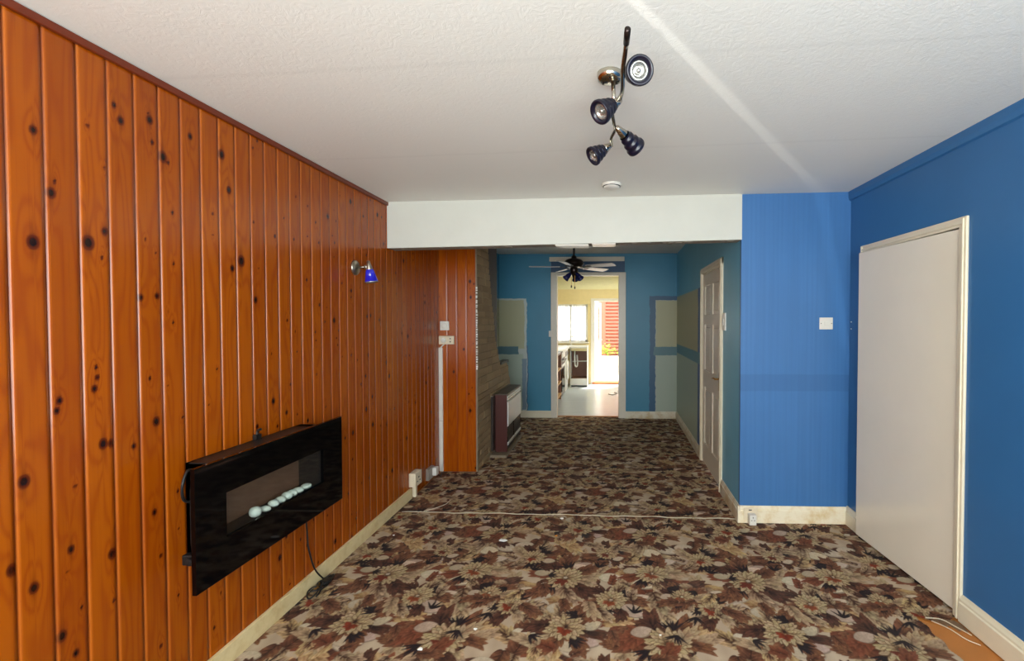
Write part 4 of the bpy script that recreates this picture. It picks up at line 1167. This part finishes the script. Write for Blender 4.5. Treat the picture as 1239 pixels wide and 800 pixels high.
# open base unit on the near side of the kitchen
ku = thing('base_unit', 'doorless wooden base unit with open shelves by the kitchen doorway', 'kitchen unit', (-1.15, 7.9, 0))
bm = B(); box(bm, -1.45, -.87, 7.25, 7.27, .0, .87); box(bm, -1.45, -.87, 8.50, 8.52, .0, .87); box(bm, -1.47, -1.45, 7.25, 8.52, 0, .87); obj('carcass', bm, M['brown_board'], ku)
bm = B(); box(bm, -1.45, -.862, 7.27, 8.50, .10, .12); obj('shelf', bm, M['shelf_wood'], ku)
bm = B(); box(bm, -1.45, -.862, 7.27, 8.50, .33, .35); obj('shelf', bm, M['shelf_wood'], ku)
bm = B(); box(bm, -1.45, -.862, 7.27, 8.50, .58, .60); obj('shelf', bm, M['shelf_wood'], ku)
bm = B(); box(bm, -1.45, -.855, 7.24, 8.53, .86, .90, .004, 1); obj('top', bm, M['dark_board'], ku)
ov = thing('oven', 'dark built-under oven with a steel handle between shelves and washing machine', 'oven', (-1.15, 8.88, 0))
bm = B(); box(bm, -1.45, -.875, 8.56, 9.20, .02, .87, .006, 2); obj('body', bm, M['dark_board'], ov)
bm = B(); box(bm, -.876, -.858, 8.58, 9.18, .12, .55, .004, 2); obj('door', bm, M['black_gloss'], ov)
bm = B(); box(bm, -.876, -.858, 8.58, 9.18, .58, .63, .004, 1); obj('trim_strip', bm, M['white'], ov)
bm = B(); box(bm, -.876, -.856, 8.58, 9.18, .76, .86, .004, 1); obj('control_panel', bm, M['white'], ov)
bm = B(); tube(bm, [(-.858, 8.62, .71), (-.83, 8.62, .71), (-.83, 9.14, .71), (-.858, 9.14, .71)], .008, 8); obj('handle', bm, M['chrome'], ov)
wm = thing('washing_machine', 'white front-loading washing machine with a round door in the kitchen corner', 'washing machine', (-1.15, 9.55, 0))
bm = B(); box(bm, -1.45, -.86, 9.25, 9.85, .01, .86, .01, 2); obj('body', bm, M['white_plastic'], wm)
bm = B(); lathe(bm, (-.862, 9.55, .44), (1, 0, 0), [(.21, 0), (.21, .02), (.19, .04), (.15, .045), (.14, .03)], 36); dr = obj('door', bm, M['white_plastic'], wm, smooth=True)
bm = B(); lathe(bm, (-.862, 9.55, .44), (1, 0, 0), [(.145, .02), (.14, .035), (.07, .05), (.0001, .055)], 30); obj('glass', bm, M['grey_plastic'], dr, smooth=True)
bm = B(); box(bm, -.862, -.852, 9.27, 9.83, .74, .84, .004, 1); lathe(bm, (-.853, 9.70, .79), (1, 0, 0), [(.03, 0), (.026, .02), (.0001, .022)], 18); obj('control_panel', bm, M['grey_plastic'], wm)
wt = B(); box(wt, -1.45, -.84, 8.53, 9.96, .872, .91, .004, 2); box(wt, -1.45, -.44, 9.955, YK, .872, .91, .004, 2)
tag(obj('worktop', wt, M['white']), 'white worktop running under the kitchen window', 'worktop')
su = thing('sink_unit', 'doorless sink unit with a brown interior under the kitchen window', 'kitchen unit', (-.62, 10.35, 0))
bm = B(); box(bm, -.835, -.82, 10.12, YK - .01, .0, .87); box(bm, -.46, -.445, 10.10, YK - .01, .0, .87); obj('side_panel', bm, M['white'], su)
bm = B(); box(bm, -.82, -.46, 10.55, 10.58, .1, .87); box(bm, -.82, -.46, 10.13, 10.56, .17, .19); obj('interior', bm, M['brown_board'], su)
bm = B(); box(bm, -.82, -.46, 10.12, 10.14, .03, .185, .003, 1); obj('plinth', bm, M['white'], su)
bm = B(); box(bm, -.82, -.46, 10.11, 10.13, .80, .872, .003, 1); obj('top_rail', bm, M['kit_wall'], su)
bm = B(); tube(bm, [(-.81, 10.3, .55), (-.47, 10.3, .56)], .012, 10); obj('rail', bm, M['white'], su)
bm = B(); tube(bm, bez([(-.74, 10.25, .86), (-.74, 10.25, .66), (-.73, 10.24, .48), (-.70, 10.24, .44), (-.68, 10.26, .50), (-.69, 10.3, .70)], 6), .018, 10); obj('waste_pipe', bm, M['white_plastic'], su, smooth=True)
fa = B(); lathe(fa, (-.86, 10.50, .909), (0, 0, 1), [(.0001, 0), (.025, 0), (.02, .03), (.0001, .035)], 16); tube(fa, bez([(-.86, 10.50, .93), (-.86, 10.50, 1.08), (-.84, 10.46, 1.12), (-.80, 10.42, 1.10), (-.79, 10.41, 1.07)], 6), .010, 10)
tag(obj('tap', fa, M['chrome'], smooth=True), 'chrome swan-neck tap on the worktop before the kitchen window', 'tap')
fl_ = B(); tube(fl_, bez([(.02, 9.1, .006), (.10, 9.0, .007), (.16, 9.12, .006), (.20, 9.25, .006), (.14, 9.3, .007)], 8), .006, 6)
tag(obj('dropped_string', fl_, M['grey_plastic'], smooth=True), 'loop of grey string dropped on the pale kitchen floor', 'string')

# ------------------------------------------------------------------ garden beyond the kitchen door
bm = B(); box(bm, -6, 6, YK + .2, 17, -.3, -.02)
struct('patio_ground', bm, M['patio'], 'bright sunlit patio outside the garden door')
gw = B(); box(gw, -1.2, 3.2, 13.3, 13.55, -.02, .40, .01, 2); box(gw, -1.22, 3.22, 13.27, 13.58, .38, .43, .008, 2)
tag(obj('garden_wall', gw, M['white']), 'low white garden wall outside the kitchen door', 'wall')
sh = thing('garden_shed', 'red-brown boarded shed seen through the open garden door', 'shed', (.9, 14.6, -.02))
bm = B()
for k in range(26):
    z = .02 + k * .105
    prism(bm, [(14.0, z + .03), (13.93, z + .03), (13.95, z + .075), (14.0, z + .1)], 'x', -.06, 2.6)
box(bm, -.06, 2.6, 14.0, 14.06, -.02, 2.75); obj('cladding', bm, M['shed'], sh)
bm = B(); box(bm, -.30, -.05, 13.96, 14.2, -.02, 2.75, .004, 1); obj('corner_pier', bm, M['shed'], sh)
bm = B(); box(bm, -.06, 0, 14.06, 15.4, -.02, 2.75); obj('side_wall', bm, M['shed'], sh)
bm = B(); box(bm, 2.54, 2.6, 14.06, 15.4, -.02, 2.75); obj('side_wall', bm, M['shed'], sh)
bm = B(); prism(bm, [(13.85, 2.72), (15.5, 2.95), (15.5, 3.02), (13.85, 2.79)], 'x', -.4, 2.75); obj('roof', bm, M['dark_board'], sh)
pl = thing('garden_plant', 'yellow-green leafy plant on the low white garden wall', 'plant', (.02, 13.42, .43))
bm = B()
for k in range(14):
    a = random.uniform(0, 6.28); tube(bm, bez([(.02, 13.42, .436), (.02 + .08 * math.cos(a), 13.42 + .04 * math.sin(a), .52), (.02 + .22 * math.cos(a), 13.42 + .10 * math.sin(a), random.uniform(.5, .75))], 4), .004, 5)
obj('stem', bm, M['leafgreen'], pl)
bm = B()
for k in range(130):
    c = Vector((.02 + random.gauss(0, .13), 13.42 + random.gauss(0, .05), .50 + abs(random.gauss(0, .12))))
    n = Vector((random.gauss(0, 1), random.gauss(0, 1), random.gauss(0, 1))).normalized(); _, u, w = frame_of(n)
    l, wd = random.uniform(.03, .055), random.uniform(.014, .022)
    vs = [bm.verts.new(c + u * l), bm.verts.new(c + w * wd + n * .004), bm.verts.new(c - u * l), bm.verts.new(c - w * wd + n * .004)]
    bm.faces.new(vs)
obj('leaves', bm, M['leafgreen'], pl)

# ------------------------------------------------------------------ light
def area(name, loc, rot, sx, sy, e, col=(1, 1, 1)):
    l = bpy.data.lights.new(name, 'AREA'); l.shape = 'RECTANGLE'; l.size = sx; l.size_y = sy; l.energy = e; l.color = col
    o = bpy.data.objects.new(name, l); COL.objects.link(o); o.location = loc; o.rotation_euler = rot
    return o
area('street_window_daylight', (.05, YF - .02, 1.48), (math.radians(90), 0, 0), 2.75, 1.42, 82, (.90, 1.0, .975))
area('ceiling_fill_added', (.05, YF - .75, .35), (math.radians(128), 0, 0), 3.2, 1.0, 108, (.93, 1.0, .97))  # fill lamp added outside the street window to brighten the ceiling
sun = bpy.data.lights.new('sun', 'SUN'); sun.energy = 9.0; sun.angle = .01; sun.color = (1, .96, .88)
so_ = bpy.data.objects.new('sun', sun); COL.objects.link(so_)
so_.rotation_euler = Vector((-.32, -.5, -1)).to_track_quat('-Z', 'Y').to_euler()
# stray sunbeam glancing up through the street window (thrown back by a windscreen outside): a thin fan across the ceiling
sl = bpy.data.lights.new('stray_sunbeam', 'SPOT'); sl.energy = 190; sl.spot_size = math.radians(40); sl.spot_blend = .5; sl.shadow_soft_size = .004; sl.color = (1, .97, .9)
slo = bpy.data.objects.new('stray_sunbeam', sl); COL.objects.link(slo)
P0 = Vector((-1.198, -.95, 1.0)); T1, T2 = Vector((.164, 1.424, 2.384)), Vector((1.56, YO, 1.95))
P0 = Vector((-1.29, -.93, 1.02))
dz_ = (P0 - Vector((1.12, 2.76, 2.36))).normalized()
nn = (T1 - P0).cross(Vector((1.394, 3.142, 2.40)) - P0).normalized()
xx = nn.cross(dz_).normalized(); nn = dz_.cross(xx)
slo.matrix_world = Matrix.Translation(P0) @ Matrix((xx, nn, dz_)).transposed().to_4x4() @ Matrix.Diagonal((1, .022, 1, 1))
w = bpy.data.worlds.new('sky'); SC.world = w; w.use_nodes = True
w.node_tree.nodes['Background'].inputs[0].default_value = (.92, .96, 1.0, 1)
w.node_tree.nodes['Background'].inputs[1].default_value = 7.0

# ------------------------------------------------------------------ camera
cam = bpy.data.cameras.new('camera'); cam.sensor_fit = 'HORIZONTAL'; cam.sensor_width = 36.0
cam.lens = 550.0 * 36.0 / 1239.0; cam.shift_x = -0.07772; cam.shift_y = -0.0004; cam.clip_start = .02
co = bpy.data.objects.new('camera', cam); COL.objects.link(co)
co.location = (0, 0, 1.48)
co.rotation_euler = (math.radians(90 - 1.2), 0, math.radians(2.0))
SC.camera = co
vs = SC.view_settings
vs.view_transform = 'Standard'; vs.look = 'None'; vs.gamma = 1.0; vs.use_curve_mapping = False
vs.exposure = 0.0
